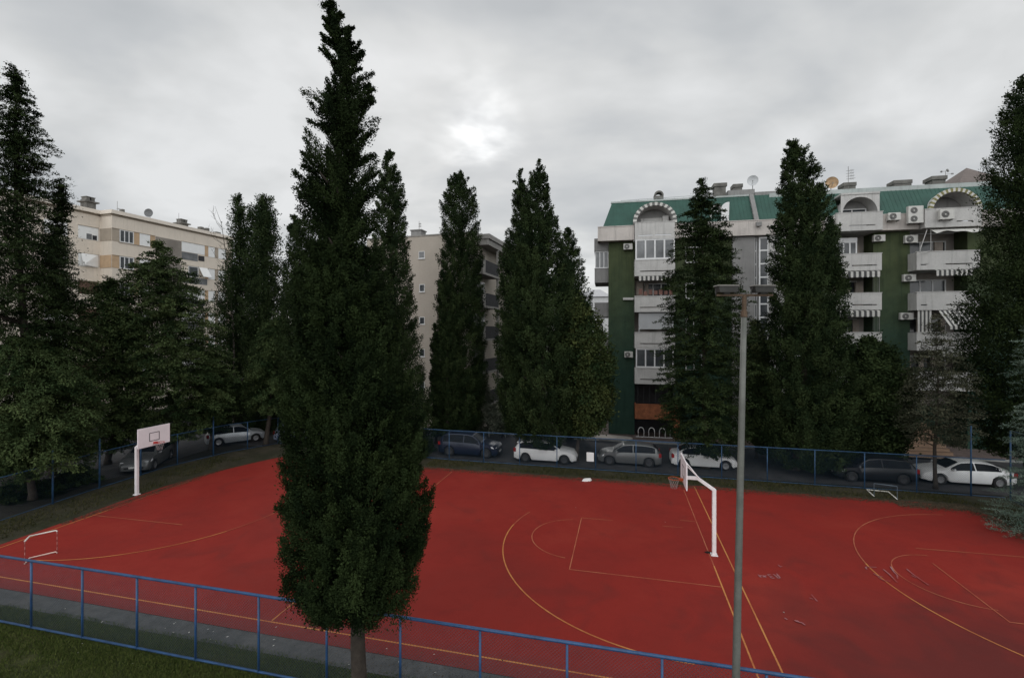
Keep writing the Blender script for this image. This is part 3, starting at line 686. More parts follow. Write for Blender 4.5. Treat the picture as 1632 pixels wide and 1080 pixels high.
o = mb.build('oil_stain', mat('dark_stain', (0.015,0.012,0.012), .5, .2)); o.location = gp(1129, 880); struct(o)

# ------------------------------------------------------------------ mini goals
M_pk = mat('flaking_goal_paint', (0.38, 0.19, 0.17), 0.7, 0.3, 9)
M_rw = mat('red_goal_paint', (0.20, 0.045, 0.04), 0.6, 0.2, 6)
M_goalw = mat('white_goal_tube', (0.62, 0.60, 0.56), 0.5, 0.1, 5)
M_goalp = mat('pinkish_goal_tube', (0.58, 0.42, 0.37), 0.55, 0.12, 5)
M_goald = mat('grey_blue_goal_tube', (0.10, 0.13, 0.16), 0.6, 0.2, 5)
def mini_goal(label, pts, h, top_m, base_m, post_ms, top_back):
    """pts: ground points front-left, back-left, back-right, front-right"""
    t = thing('mini_goal', label, 'goal', pts[0], 0, 'small training goals beside the court'); o = pts[0]
    q = [p - o for p in pts]
    mb = MB(); mb.tube([(p.x, p.y, .03) for p in q], .028, 8); mb.build('base_frame', base_m, t, smooth=True)
    up = q if top_back else [q[0], q[3]]
    mb = MB(); mb.tube([(p.x, p.y, h) for p in up], .028 if top_back else .02, 8); mb.build('crossbar', top_m, t, smooth=True)
    for p in (q[0], q[3]):
        mb = MB(); k = 8
        for i in range(k):
            mb.cur = i % 2 if len(post_ms) > 1 else 0
            mb.tube([(p.x, p.y, .05 + (h-.05)*i/k), (p.x, p.y, .05 + (h-.05)*(i+1)/k)], .013, 6)
        mb.build('post', post_ms, t)
    return t
mini_goal('white mini goal with bent bars standing in the near left corner of the court', [gp(39.5, 899), gp(47, 890), gp(89, 880), gp(91, 881.5)], 0.92, M_goalw, M_goalp, [M_rw, M_pk], True)
mini_goal('low mini goal with white ground frame at the far right side line', [gp(1393, 791), gp(1381, 780.5), gp(1416, 784), gp(1430, 796)], 0.74, M_goald, M_goalw, [M_goald], False)

# ------------------------------------------------------------------ lamp post
M_galv = mat('galvanised_steel', (0.125, 0.128, 0.115), 0.6, 0.2, 3, metal=0.1, spec=0.4, fine=0.1, streak=0.3)
M_rust = mat('rusty_steel', (0.088, 0.058, 0.038), 0.8, 0.4, 5, fine=0.3)
M_lamph = mat('lamp_housing', (0.13, 0.122, 0.11), 0.6, 0.25, 6, streak=0.4)
M_lampd = mat('lamp_dark_metal', (0.045, 0.044, 0.042), 0.6, 0.3, 6)
M_glass = mat('lamp_glass', (0.25, 0.26, 0.25), 0.15, 0.05, 3, spec=0.5)
LY = 9.3
lx0 = (1169 - CX)/F*LY
t = thing('lamp_post', 'tall grey floodlight post with rusty top and two lamps', 'lamp post', (lx0, LY, 0))
lean = 0.022
zT = 9.56
mb = MB(); mb.lathe([(.16, 0), (.16, .02), (.10, .02)], 12); mb.build('base_plate', M_galv, t)
mb = MB(); mb.tube([(lean*z_, 0, z_) for z_ in (0, 2.5, 5, 7.5, zT)], [.078, .074, .067, .060, .051], 14); mb.build('pole', M_galv, t, smooth=True)
mb = MB(); mb.tube([(lean*9.5, 0, 9.5), (lean*9.62, 0, 9.62)], .062, 12); mb.tube([(lean*9.6, 0, 9.6), (lean*9.93, 0, 9.93)], .044, 12); mb.build('rusty_sleeve', M_rust, t, smooth=False)
mb = MB(); mb.box(lean*9.9-.56, lean*9.9+.56, -.025, .025, 9.915, 9.955); mb.build('crossarm', M_rust, t)
for sgn in (-1, 1):
    hx = lean*9.9 + sgn*.36
    fl_ = MB()
    # box floodlight with a sheet-metal lid, open glass side towards the court
    fl_.hexa([(hx-.17,-.09,9.985),(hx+.17,-.09,9.985),(hx+.17,.09,9.985),(hx-.17,.09,9.985),(hx-.20,-.11,10.105),(hx+.20,-.11,10.105),(hx+.20,.11,10.105),(hx-.20,.11,10.105)])
    flo = fl_.build('floodlight', M_lampd, t, bevel=.006)
    mb = MB(); mb.hexa([(hx-.215,-.125,10.108),(hx+.215,-.125,10.108),(hx+.215,.125,10.108),(hx-.215,.125,10.108),(hx-.205,-.11,10.135),(hx+.205,-.11,10.135),(hx+.205,.11,10.135),(hx-.205,.11,10.135)]); mb.build('hood', M_lamph, flo, bevel=.004)
    mb = MB(); mb.box(hx-.17, hx+.17, .122, .130, 9.99, 10.10); mb.build('lens', M_glass, flo)
    mb = MB()
    mb.tube([(hx-.21,.02,10.05),(hx-.21,.0,9.93),(hx-.10,0,9.93)], .010, 6); mb.tube([(hx+.21,.02,10.05),(hx+.21,.0,9.93),(hx+.10,0,9.93)], .010, 6)
    mb.tube([(hx - sgn*.2, -.02, 10.10), (lean*9.9 + sgn*.14, -.02, 10.05), (lean*9.9 + sgn*.10, -.02, 9.96)], .010, 6)
    mb.box(hx-.06, hx+.06, -.05, .05, 9.957, 9.99)
    mb.build('bracket', M_lampd, flo)

# ------------------------------------------------------------------ cars
M_cglass = mat('car_glass', (0.010, 0.012, 0.015), 0.22, 0.05, 2, spec=0.05)
M_tyre = mat('tyre_rubber', (0.018, 0.018, 0.019), 0.85, 0.15, 8)
M_rimm = mat('alloy_rim', (0.28, 0.28, 0.29), 0.35, 0.1, 6, metal=0.6)
M_rimd = mat('dark_rim', (0.07, 0.07, 0.075), 0.4, 0.1, 6, metal=0.5)
M_plast = mat('black_plastic', (0.02, 0.02, 0.021), 0.7, 0.1, 6)
M_hl = mat('headlight_glass', (0.55, 0.56, 0.58), 0.12, 0.05, 6, spec=0.6)
M_tl = mat('tail_light_glass', (0.22, 0.012, 0.012), 0.2, 0.1, 6, spec=0.5)
M_plate = mat('number_plate', (0.6, 0.6, 0.58), 0.5, 0.05, 6)
def paint(name, c, metal=0.0): return mat(name, c, 0.28, 0.05, 1.5, metal=metal, spec=0.5)
PROF = {
 # x (fraction of length), belt z, roof z, half-width factor at belt, half-width factor at roof
 'hatch': [(-.5,.62,.66,.80,.78),(-.492,.80,.86,.88,.84),(-.475,.93,1.02,.93,.80),(-.43,.97,1.26,.96,.72),(-.36,.96,1.41,.98,.70),(-.2,.95,1.48,1,.71),(-.02,.93,1.485,1,.72),(.09,.92,1.42,1,.71),(.26,.90,.965,.985,.86),(.36,.84,.90,.96,.84),(.44,.76,.80,.92,.78),(.485,.62,.66,.84,.7),(.5,.5,.52,.76,.66)],
 'sedan': [(-.5,.60,.64,.80,.78),(-.49,.80,.86,.88,.84),(-.46,.92,.97,.92,.84),(-.38,.95,1.06,.95,.78),(-.27,.95,1.34,.98,.70),(-.15,.94,1.43,1,.70),(0,.92,1.435,1,.71),(.08,.91,1.38,1,.70),(.25,.88,.945,.985,.86),(.36,.82,.88,.96,.84),(.44,.74,.79,.92,.78),(.485,.60,.64,.84,.7),(.5,.48,.5,.76,.66)],
 'suv':   [(-.5,.72,.76,.84,.80),(-.49,.95,1.0,.92,.84),(-.465,1.05,1.25,.95,.78),(-.42,1.06,1.52,.97,.74),(-.33,1.05,1.64,.99,.74),(-.15,1.03,1.68,1,.75),(.0,1.02,1.66,1,.75),(.08,1.01,1.58,1,.74),(.23,1.0,1.07,.99,.88),(.36,.95,1.02,.97,.86),(.45,.86,.91,.93,.80),(.487,.72,.76,.86,.72),(.5,.56,.6,.78,.66)]}
def car(name, label, loc, rz, style, L, Wd, body_m, rim_m, scale_h=1.0, group='cars parked round the court', plates=True, spoiler=False):
    t = thing(name, label, 'car', loc, rz, group)
    pr = [(a*L, b_*scale_h, c*scale_h, d*Wd/2, e*Wd/2) for a, b_, c, d, e in PROF[style]]
    xs = [p[0] for p in pr]
    def I(x, k): return float(np.interp(x, xs, [p[k] for p in pr]))
    R = .32 if style != 'suv' else .36; wx = (-.305*L, .315*L)
    X = sorted(set([round(x, 4) for x in xs] + [round(-L/2 + L*i/30, 4) for i in range(31)] + [round(w + d_, 4) for w in wx for d_ in (-R-.07, -R*.75, R*.75, R+.07)]))
    rings = []
    for x in X:
        be, to, hb, hr = I(x,1), I(x,2), I(x,3), I(x,4)
        zb = .20 if abs(x) < L*.46 else .26
        for w in wx:
            dd = abs(x - w)
            if dd < R + .07: zb = max(zb, math.sqrt((R+.07)**2 - dd*dd) + R - .02)
        zb = min(zb, be - .06); zm = max(zb + .03, min(.55, be - .04))
        half = [(hb*.93, zb), (hb*.99, max(zb+.015, min(zb + .10, be-.05))), (hb*1.0, zm), (hb*.985, be), (hr, to - .035), (hr*.8, to), (hr*.4, to + .018)]
        rings.append([(x, y, z_) for y, z_ in half] + [(x, 0, to + .022)] + [(x, -y, z_) for y, z_ in reversed(half)])
    mb = MB(); n = len(rings[0]); vs = [p for r_ in rings for p in r_]; fs = []
    for i in range(len(rings)-1):
        for k in range(n): fs.append((i*n+k, i*n+(k+1) % n, (i+1)*n+(k+1) % n, (i+1)*n+k))
    fs += [tuple(range(n-1, -1, -1)), tuple(range((len(rings)-1)*n, len(rings)*n))]
    mb._add(vs, fs); bod = mb.build('body', body_m, t, smooth=True)
    bod.data.set_sharp_from_angle(angle=math.radians(38))
    # side glass
    xf = .20*L if style != 'suv' else .18*L; xr = {'hatch': -.40, 'sedan': -.33, 'suv': -.41}[style]*L
    mid = -.06*L
    def side(x, f_, s_):
        be, to, hb, hr = I(x,1), I(x,2), I(x,3), I(x,4)
        y = hb*.985 + (hr - hb*.985)*f_ + .012; z_ = be + (to - .035 - be)*f_
        return (x, s_*y, z_)
    for s_ in (-1, 1):
        for (a, b_) in ((xr, mid-.03), (mid+.03, xf)):
            mb = MB(); K = 8
            for i in range(K):
                x0 = a + (b_-a)*i/K; x1 = a + (b_-a)*(i+1)/K
                f0 = .92 if I(x0,2)-I(x0,1) > .2 else .75; f1 = .92 if I(x1,2)-I(x1,1) > .2 else .75
                q = [side(x0,.06,s_), side(x1,.06,s_), side(x1,f1,s_), side(x0,f0,s_)]
                mb.poly(q if s_ < 0 else q[::-1])
            mb.build('side_window', M_cglass, t)
    def screen(name, x0, x1):
        mb = MB(); K = 6
        for i in range(K):
            a = x0 + (x1-x0)*i/K; b_ = x0 + (x1-x0)*(i+1)/K
            row = []
            for x in (a, b_):
                to, hr = I(x,2), I(x,4); row.append([(x, y*hr, to + dz + .012) for y, dz in ((-.86,-.006),(-.8,0),(-.4,.018),(0,.022),(.4,.018),(.8,0),(.86,-.006))])
            for k in range(6): mb.poly([row[0][k], row[1][k], row[1][k+1], row[0][k+1]])
        mb.build(name, M_cglass, t, smooth=True)
    screen('windscreen', {'hatch': .102, 'sedan': .092, 'suv': .09}[style]*L, {'hatch': .245, 'sedan': .235, 'suv': .215}[style]*L)
    screen('rear_window', {'hatch': -.465, 'sedan': -.37, 'suv': -.462}[style]*L, {'hatch': -.38, 'sedan': -.26, 'suv': -.40}[style]*L)
    # wheels
    for x in wx:
        for s_ in (-1, 1):
            yo = s_*(Wd/2 - .005)
            wm = MB(); wm.lathe([(R*.62, -.10), (R*.96, -.10), (R, -.07), (R, .07), (R*.96, .10), (R*.62, .10)], 24, 'y', (x, yo - s_*.10, R))
            w_ = wm.build('wheel', M_tyre, t, smooth=True)
            rm = MB(); rm.lathe([(R*.64, -.02), (R*.64, .085), (R*.58, .09), (R*.56, .05), (R*.18, .03), (.001, .03)] if s_ > 0 else [(R*.64, .02), (R*.64, -.085), (R*.58, -.09), (R*.56, -.05), (R*.18, -.03), (.001, -.03)], 20, 'y', (x, yo - s_*.10, R))
            for k in range(5):
                a = k*2*math.pi/5
                c0 = Vector((math.cos(a), 0, math.sin(a))); p_ = Vector((-math.sin(a), 0, math.cos(a)))*.028
                cc = Vector((x, yo - s_*.015, R)); rm.poly([tuple(cc + c0*R*.1 + p_), tuple(cc + c0*R*.58 + p_), tuple(cc + c0*R*.58 - p_), tuple(cc + c0*R*.1 - p_)])
            rm.build('rim', rim_m, w_)
            mb = MB(); 
            mb.lathe([(R+.065, 0), (R+.065, .02), (R*.9, .02)], 20, 'y', (x, yo - s_*.24 - .01, R)); mb.build('wheel_arch', M_plast, t)
    # lights, plates, mirrors, bumpers
    zl = I(.45*L, 1) - .06
    for s_ in (-1, 1):
        hw_ = I(.455*L, 3)
        mb = MB(); mb.hexa([(.415*L, s_*hw_*.72, zl-.06),(.488*L, s_*hw_*.60, zl-.14),(.488*L, s_*hw_*.92, zl-.14),(.415*L, s_*hw_*1.07, zl-.05),
                            (.40*L, s_*hw_*.78, zl+.09),(.482*L, s_*hw_*.62, zl-.02),(.478*L, s_*hw_*.90, zl-.02),(.395*L, s_*hw_*1.07, zl+.07)]); mb.build('headlight', M_hl, t)
        zt = I(-.47*L, 1)
        mb = MB(); hw_ = I(-.47*L, 3); mb.box(-.497*L, -.455*L, s_*hw_*.72, s_*hw_*1.015, zt-.22, zt+.04); mb.build('tail_light', M_tl, t, bevel=.01)
        mb = MB(); xm = .185*L; ym = I(xm, 3); mb.hexa([(xm-.05, s_*ym*.98, I(xm,1)+.02),(xm+.08, s_*ym*.98, I(xm,1)+.02),(xm+.06, s_*(ym+.20), I(xm,1)+.03),(xm-.05, s_*(ym+.20), I(xm,1)+.03),
                            (xm-.05, s_*ym*.98, I(xm,1)+.10),(xm+.06, s_*ym*.98, I(xm,1)+.10),(xm+.03, s_*(ym+.20), I(xm,1)+.17),(xm-.05, s_*(ym+.20), I(xm,1)+.17)]); mb.build('wing_mirror', body_m, t, bevel=.02)
        mb = MB(); mb.box(mid-.32, mid-.16, s_*(I(mid,3)+.006), s_*(I(mid,3)+.025), I(mid,1)-.14, I(mid,1)-.11); mb.build('door_handle', body_m, t)
    mb = MB(); mb.box(.488*L, .503*L, -.42*Wd/2*1.4, .42*Wd/2*1.4, .36, .47); mb.build('grille', M_plast, t)
    if plates:
        mb = MB(); mb.box(.503*L, .508*L, -.26, .26, .40, .51); mb.build('number_plate', M_plate, t)
        mb = MB(); mb.box(-.508*L, -.498*L, -.26, .26, .50, .61); mb.build('number_plate', M_plate, t)
    if spoiler:
        mb = MB(); to = I(-.38*L, 2); mb.hexa([(-.455*L,-.55,to-.10),(-.35*L,-.58,to-.0),(-.35*L,.58,to-.0),(-.455*L,.55,to-.10),(-.46*L,-.52,to-.06),(-.35*L,-.55,to+.04),(-.35*L,.55,to+.04),(-.46*L,.52,to-.06)]); mb.build('spoiler', body_m, t)
    return t
P_white = paint('white_car_paint', (0.60, 0.60, 0.60)); P_grey = paint('grey_car_paint', (0.115, 0.118, 0.118), 0.35); P_navy = paint('navy_car_paint', (0.010, 0.015, 0.032), 0.2)
P_silver = paint('silver_car_paint', (0.32, 0.34, 0.36), 0.35); P_black = paint('black_car_paint', (0.010, 0.011, 0.014)); P_sblue = paint('pale_blue_car_paint', (0.24, 0.27, 0.36), 0.3)
def park(px, py, back=.9):
    p = gp(px, py); return Vector((p.x + back*math.sin(CA), p.y + back*math.cos(CA), -0.018))
car('parked_car', 'dark navy SUV facing right, leftmost car in the row behind the far fence', park(744, 728), -CA, 'suv', 4.6, 1.84, P_navy, M_rimd)
car('parked_car', 'white hatchback facing right with a cypress trunk in front of its door', park(867, 738), -CA, 'hatch', 4.45, 1.80, P_white, M_rimd, spoiler=True)
car('parked_car', 'dark grey hatchback facing left behind the white notice box', park(1003, 743), math.pi - CA, 'hatch', 4.25, 1.76, P_grey, M_rimd)
car('parked_car', 'white car behind the right basketball hoop, half hidden by a tree trunk', park(1123, 748), -CA, 'sedan', 4.2, 1.76, P_white, M_rimm)
car('parked_car', 'black car facing left under the bushy broadleaf tree', park(1400, 770), math.pi - CA, 'hatch', 4.4, 1.80, P_black, M_rimd)
car('parked_car', 'white sedan facing left at the right end of the row behind the far fence', park(1547, 775), math.pi - CA, 'sedan', 4.75, 1.82, P_white, M_rimm)
car('parked_car', 'silver car across the road, only its roof above the far fence', W(12.6, 18.2, -.018), math.pi - CA, 'hatch', 4.2, 1.76, P_silver, M_rimm)
p = gp(376, 706); car('parked_car', 'silver hatchback facing right, left of the thick cedar trunk', Vector((p.x-.3, p.y+.5, -.018)), math.radians(38), 'hatch', 4.3, 1.78, P_silver, M_rimm)
p = gp(466, 704); car('parked_car', 'pale blue small car half hidden by the foreground cypress', Vector((p.x+.2, p.y+.8, -.018)), math.radians(8), 'hatch', 3.7, 1.64, P_sblue, M_rimm)
p = gp(206, 752); car('parked_car', 'grey car seen behind the left hoop pole outside the left fence', Vector((p.x, p.y+1.6, -.018)), math.radians(-72), 'suv', 4.4, 1.82, P_grey, M_rimm)

# ------------------------------------------------------------------ small things
M_sign = mat('white_sign', (0.62, 0.61, 0.60), 0.5, 0.06, 4)
mb = MB(); mb.box(-.24, .24, -.03, .03, 0, .60); mb.cur = 0
o = mb.build('notice_box', M_sign, bevel=.02); p = W(*[a for a in cu(940, 741)][:2]); d = cu(940, 753)
o.location = W(d[0], 10.52, .62); o.rotation_euler = (0, 0, -CA); tag(o, 'white box-shaped notice hung low on the far fence', 'notice box')
mb = MB(); pts = [(-.32,-.1,.0),(-.12,-.17,.01),(.2,-.13,.0),(.34,.05,.01),(.14,.16,.02),(-.2,.12,.0)]
rq = random.Random(8)
top = [(x*.7, y*.7, .10 + rq.uniform(0,.08)) for x, y, z_ in pts]; bot = [(x, y, 0.0) for x, y, z_ in pts]
mb._add(bot + top, [tuple(range(5,-1,-1)), tuple(range(6,12))] + [(i, (i+1) % 6, (i+1) % 6 + 6, i+6) for i in range(6)])
o = mb.build('plastic_bag', M_sign); o.location = gp(935, 765.5); tag(o, 'crumpled white bag lying on the verge by the far edge of the court', 'litter')
M_bol = mat('bollard_paint', (0.45, 0.45, 0.44), 0.6, 0.1)
b0 = thing('bollard', 'thin pale bollard at the road edge, left one of two behind the navy SUV', 'bollard', gp(779.5, 696), 0, 'thin bollards by the road')
mb = MB(); mb.tube([(0,0,0),(0,0,.72)], .045, 8); mb.build('shaft', M_bol, b0, smooth=True)
mb = MB(); mb.lathe([(.05,.72),(.055,.76),(.045,.80),(.001,.82)], 10); mb.build('cap', mat('bollard_cap', (0.6,0.58,0.5), .5), b0)
dup(b0, gp(805.5, 697), 0, 'thin pale bollard at the road edge, right one of two beside the navy SUV nose')

# ------------------------------------------------------------------ buildings
class Frame:
    def __init__(s, o, ang): s.o = Vector(o); s.a = ang; s.c, s.s_ = math.cos(ang), math.sin(ang)
    def inv(s, x, y): return (x*s.c + y*s.s_, -x*s.s_ + y*s.c)
    def at(s, px, py, t=0.0):
        ox, oy = s.inv(-s.o.x, -s.o.y); dx, dy = s.inv((px-CX)/F, 1.0); k = (t - oy)/dy
        return ox + k*dx, H + k*(HY - py)/F
    def x(s, px, t=0.0): return s.at(px, HY, t)[0]
    def yx(s, px, x0):
        ox, oy = s.inv(-s.o.x, -s.o.y); dx, dy = s.inv((px-CX)/F, 1.0); k = (x0 - ox)/dx; return oy + k*dy
    def world(s, x, y, z): return Vector((s.o.x + x*s.c - y*s.s_, s.o.y + x*s.s_ + y*s.c, z))

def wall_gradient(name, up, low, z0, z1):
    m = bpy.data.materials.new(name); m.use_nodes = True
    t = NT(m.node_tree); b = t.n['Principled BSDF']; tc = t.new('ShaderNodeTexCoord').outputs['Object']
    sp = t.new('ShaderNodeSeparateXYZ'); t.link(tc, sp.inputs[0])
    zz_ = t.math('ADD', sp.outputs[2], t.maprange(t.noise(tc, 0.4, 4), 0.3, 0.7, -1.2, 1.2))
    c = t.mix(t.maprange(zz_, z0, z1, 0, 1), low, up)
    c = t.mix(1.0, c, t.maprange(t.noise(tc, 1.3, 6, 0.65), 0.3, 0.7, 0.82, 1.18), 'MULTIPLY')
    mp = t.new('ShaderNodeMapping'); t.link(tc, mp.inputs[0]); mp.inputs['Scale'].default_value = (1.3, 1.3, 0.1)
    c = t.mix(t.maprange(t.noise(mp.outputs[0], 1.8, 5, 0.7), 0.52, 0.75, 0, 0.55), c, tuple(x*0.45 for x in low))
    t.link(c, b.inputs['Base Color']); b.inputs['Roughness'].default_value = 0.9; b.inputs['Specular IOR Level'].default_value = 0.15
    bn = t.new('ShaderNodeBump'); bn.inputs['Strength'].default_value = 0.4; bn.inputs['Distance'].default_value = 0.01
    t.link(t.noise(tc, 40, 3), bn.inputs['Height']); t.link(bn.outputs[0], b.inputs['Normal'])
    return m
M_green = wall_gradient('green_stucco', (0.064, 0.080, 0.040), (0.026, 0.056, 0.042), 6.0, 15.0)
M_rc = mat('balcony_concrete', (0.47, 0.46, 0.445), 0.85, 0.09, 0.8, streak=0.5, fine=0.06, bump=0.2, bscale=20)
M_rcd = mat('grey_concrete', (0.23, 0.225, 0.22), 0.85, 0.12, 0.8, streak=0.5, fine=0.06)
M_fascia = mat('fascia_concrete', (0.49, 0.45, 0.42), 0.85, 0.10, 0.7, streak=0.6, fine=0.06)
M_roofg = mat('green_roof_sheet', (0.024, 0.074, 0.057), 0.6, 0.18, 0.9, spec=0.35, streak=0.25)
M_flash = mat('roof_flashing', (0.34, 0.37, 0.36), 0.5, 0.12, 1.2, streak=0.4)
M_frame = mat('white_window_frame', (0.66, 0.66, 0.66), 0.5, 0.05, 3)
M_wglass = mat('window_glass', (0.045, 0.05, 0.055), 0.12, 0.35, 1.2, spec=0.5)
M_wglass_l = mat('bright_window_glass', (0.13, 0.135, 0.14), 0.15, 0.45, 0.9, spec=0.5)
M_shut = mat('roller_shutter', (0.42, 0.43, 0.44), 0.6, 0.05, 2)
M_rear = mat('loggia_plaster', (0.30, 0.27, 0.245), 0.9, 0.15, 1.5)
M_dark = mat('dark_recess', (0.035, 0.035, 0.038), 0.8, 0.2, 2)
M_brick = mat('orange_brick', (0.26, 0.095, 0.045), 0.85, 0.30, 3.0, fine=0.35, bump=0.4, bscale=14)
M_aw_l = mat('pale_awning_cloth', (0.52, 0.51, 0.48), 0.85, 0.12, 3)
M_aw_d = mat('dark_awning_cloth', (0.075, 0.075, 0.075), 0.85, 0.2, 3)
M_aw_m = mat('grey_awning_cloth', (0.14, 0.14, 0.135), 0.85, 0.25, 3)
M_aw_y = mat('mossy_awning_cloth', (0.20, 0.185, 0.085), 0.85, 0.3, 4)
M_cur = mat('curtain_cloth', (0.36, 0.31, 0.27), 0.9, 0.2, 3)
M_laun = mat('laundry_cloth', (0.17, 0.09, 0.075), 0.9, 0.4, 2)
M_ac = mat('air_conditioner_casing', (0.55, 0.54, 0.51), 0.55, 0.08, 2, streak=0.25)
M_acg = mat('fan_grille_dark', (0.05, 0.05, 0.05), 0.6, 0.2, 8)
M_chim = mat('mossy_concrete', (0.13, 0.125, 0.115), 0.9, 0.3, 2.0, fine=0.2)

def window(parent, x0, x1, z0, z1, y, n=2, fw=0.07, mf=None, mg=None, name='window', rails=()):
    """frame with n lights, its glass one pane behind; faces -y"""
    mb = MB(); mb.box(x0, x1, y, y+.07, z0, z0+fw); mb.box(x0, x1, y, y+.07, z1-fw, z1)
    w = (x1 - x0 - fw)/n
    for i in range(n+1): mb.box(x0 + w*i, x0 + w*i + fw, y+.002, y+.068, z0+fw, z1-fw)
    for r_ in rails: mb.box(x0+fw, x1-fw, y+.006, y+.064, r_-fw/2, r_+fw/2)
    fr = mb.build(name, mf or M_frame, parent)
    mb = MB(); mb.box(x0+fw*.5, x1-fw*.5, y+.035, y+.05, z0+fw*.5, z1-fw*.5); mb.build('pane', mg or M_wglass, fr)
    return fr

# ---- green block -------------------------------------------------
G = Frame((8.67, 41.76, 0), math.radians(-11.5))
gb = thing('apartment_building', 'green apartment block with pale balconies and green mansard roof', 'building', G.o, G.a)
ZR = [2.96, 6.08, 9.15, 12.27, 15.38, 18.62]
OFF = -1.1
xe = 36.0
A0, A1 = G.x(1011.5, OFF), G.x(1076, OFF)
B0, B1 = G.x(1333, OFF), G.x(1405.5, OFF)
C0, C1 = G.x(1461, OFF), G.x(1562, OFF)
S0, S1 = G.x(1166), G.x(1201)           # grey stair bay
T0, T1 = S1, G.x(1224)                  # stair glazing
ZW = 17.22
mb = MB()
for a, b_ in ((0, A0+.05), (A1-.05, S0), (T1, B0+.1), (B1-.05, C0+.15), (C1-.1, xe)): mb.box(a, b_, 0, 11, -.05, ZW)
for a, b_ in ((A0+.05, A1-.05), (B0+.1, B1-.05), (C0+.15, C1-.1)): mb.box(a, b_, 1.5, 10.9, -.05, ZW)
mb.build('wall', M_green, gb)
mb = MB(); mb.box(S0+.003, S1-.003, -.35, 9, -.05, ZW); mb.build('stair_wall', M_rcd, gb)
# loggia linings
for a, b_ in ((A0+.05, A1-.05), (B0+.1, B1-.05), (C0+.15, C1-.1)):
    mb = MB(); mb.box(a+.004, b_-.004, 1.44, 1.495, 3.2, ZW); mb.build('loggia_back_wall', M_rear, gb)
def balcony(x0, x1, zr, h=1.35, off=OFF, slits=None, m=M_rc, name='balcony', round_left=False, parent=gb, slit_z=.36):
    mb = MB(); zb = zr - h; y0, y1 = off, off + .12
    mb.box(x0, x1, y0, 1.42, zb, zb + .16)                              # slab
    sl = slits if slits is not None else [(x0 + .45, x1 - .4)]
    za, zc = zb + slit_z, zb + slit_z + .085
    mb.box(x0, x1, y0, y1, zb + .16, za); mb.box(x0, x1, y0, y1, zc, zr)
    xx = x0
    for a, b_ in sl: mb.box(xx, a, y0, y1, za, zc); xx = b_
    mb.box(xx, x1, y0, y1, za, zc)
    mb.box(x0, x0 + .12, y1, -.004, zb + .16, zr); mb.box(x1 - .12, x1, y1, -.004, zb + .16, zr)
    mb.box(x0 - .03, x1 + .03, y0 - .03, y1 + .03, zr, zr + .05)       # coping
    return mb.build(name, m, parent)
wA, wB, wC = A1 - A0, B1 - B0, C1 - C0
for k in (1, 2, 3, 4): balcony(A0, A1, ZR[k])
balcony(A0 + .02, A1 - .02, ZR[5], 1.5, OFF + .03, [(A0+.3, A0+wA*.46), (A0+wA*.5, A1-.3)])
balcony(A0 + .02, A1 - .04, ZR[0], 1.25, OFF + .02, [], M_brick)
for k in (1, 2, 3, 4): balcony(B0, B1, ZR[k], 1.32, OFF, [(B0+wB*.35, B1-.35)])
balcony(B0 - .05, B1 + .02, ZR[5], 1.42, OFF - .1, [(B0+wB*.28, B1-.5)])
for k in (1, 2, 3, 4): balcony(C0, C1, ZR[k], 1.38, OFF, [(C0+.25, C0+wC*.17), (C0+wC*.46, C1-.5)])
balcony(C0 + .5, C1 + .05, ZR[5], 1.40, OFF - .1, [(C0+wC*.62, C1-.5)])
# loggia windows and contents
window(gb, A0+.06, A1-.02, ZR[4]+.06, ZW-.02, OFF+.03, 4, .13, mg=M_wglass_l)
mb = MB(); mb.box(A0+.1, A1-.1, OFF+.5, OFF+.53, ZW-.75, ZW-.06); mb.build('blind', M_shut, gb)
window(gb, A0+.10, A1-.10, ZR[1]+.06, ZR[2]-1.36, OFF+.05, 4, .11)
mb = MB()
for i in range(15):
    z0 = ZR[2] + .30 + i*.093; mb.box(A0+.42, A1-.18, OFF+.22, OFF+.25, z0, z0+.085)
mb.box(A0+.35, A0+.42, OFF+.2, OFF+.28, ZR[2]+.05, ZR[3]-1.36); mb.box(A1-.18, A1-.11, OFF+.2, OFF+.28, ZR[2]+.05, ZR[3]-1.36)
mb.build('roller_shutter', M_shut, gb)
window(gb, A0+1.0, A1-.1, ZR[3]-.7, ZR[3]+1.35, 1.36, 3, .10)
mb = MB(); mb.box(A0+.25, A0+.85, .9, .95, ZR[3]-.3, ZR[3]+1.4); mb.box(A0+1.05, A0+1.35, 1.2, 1.24, ZR[3]-.3, ZR[3]+1.35); mb.build('curtain', M_cur, gb)
mb = MB(); rq = random.Random(2)
for i in range(7):
    x = A0 + .35 + i*.42; mb.box(x, x+.3, OFF+.16+.01*i, OFF+.18+.01*i, ZR[3]+.08 + rq.uniform(0,.1), ZR[3]+.42 + rq.uniform(0, .25))
mb.build('laundry', M_laun, gb)
def interior(x0, x1, zr, seed):
    r_ = random.Random(seed)
    window(gb, x0 + .5, x1 - .5, zr - 1.0, zr + 1.2, 1.36, 3, .09)
    mb = MB(); x = x0 + .3
    while x < x1 - .6:
        w = r_.uniform(.25, .6)
        if r_.random() < .55: mb.box(x, x + w, 1.28 - r_.random()*.2, 1.31, zr - .9, zr + 1.1)
        x += w + r_.uniform(.2, .7)
    if mb.v: mb.build('curtain', M_cur, gb)
for i, k in enumerate((1, 2, 3, 4)):
    interior(B0+.1, B1-.1, ZR[k], 20+i); interior(C0+.2, C1-.2, ZR[k], 30+i)
window(gb, B0+.4, B1-1.3, ZR[4]+.05, ZR[4]+1.15, OFF+.9, 3, .10, mg=M_wglass_l)
mb = MB(); mb.box(B0+.4, B1-1.3, OFF+.88, OFF+.92, ZR[4]+1.15, ZR[4]+1.45); mb.build('window_header', M_frame, gb)
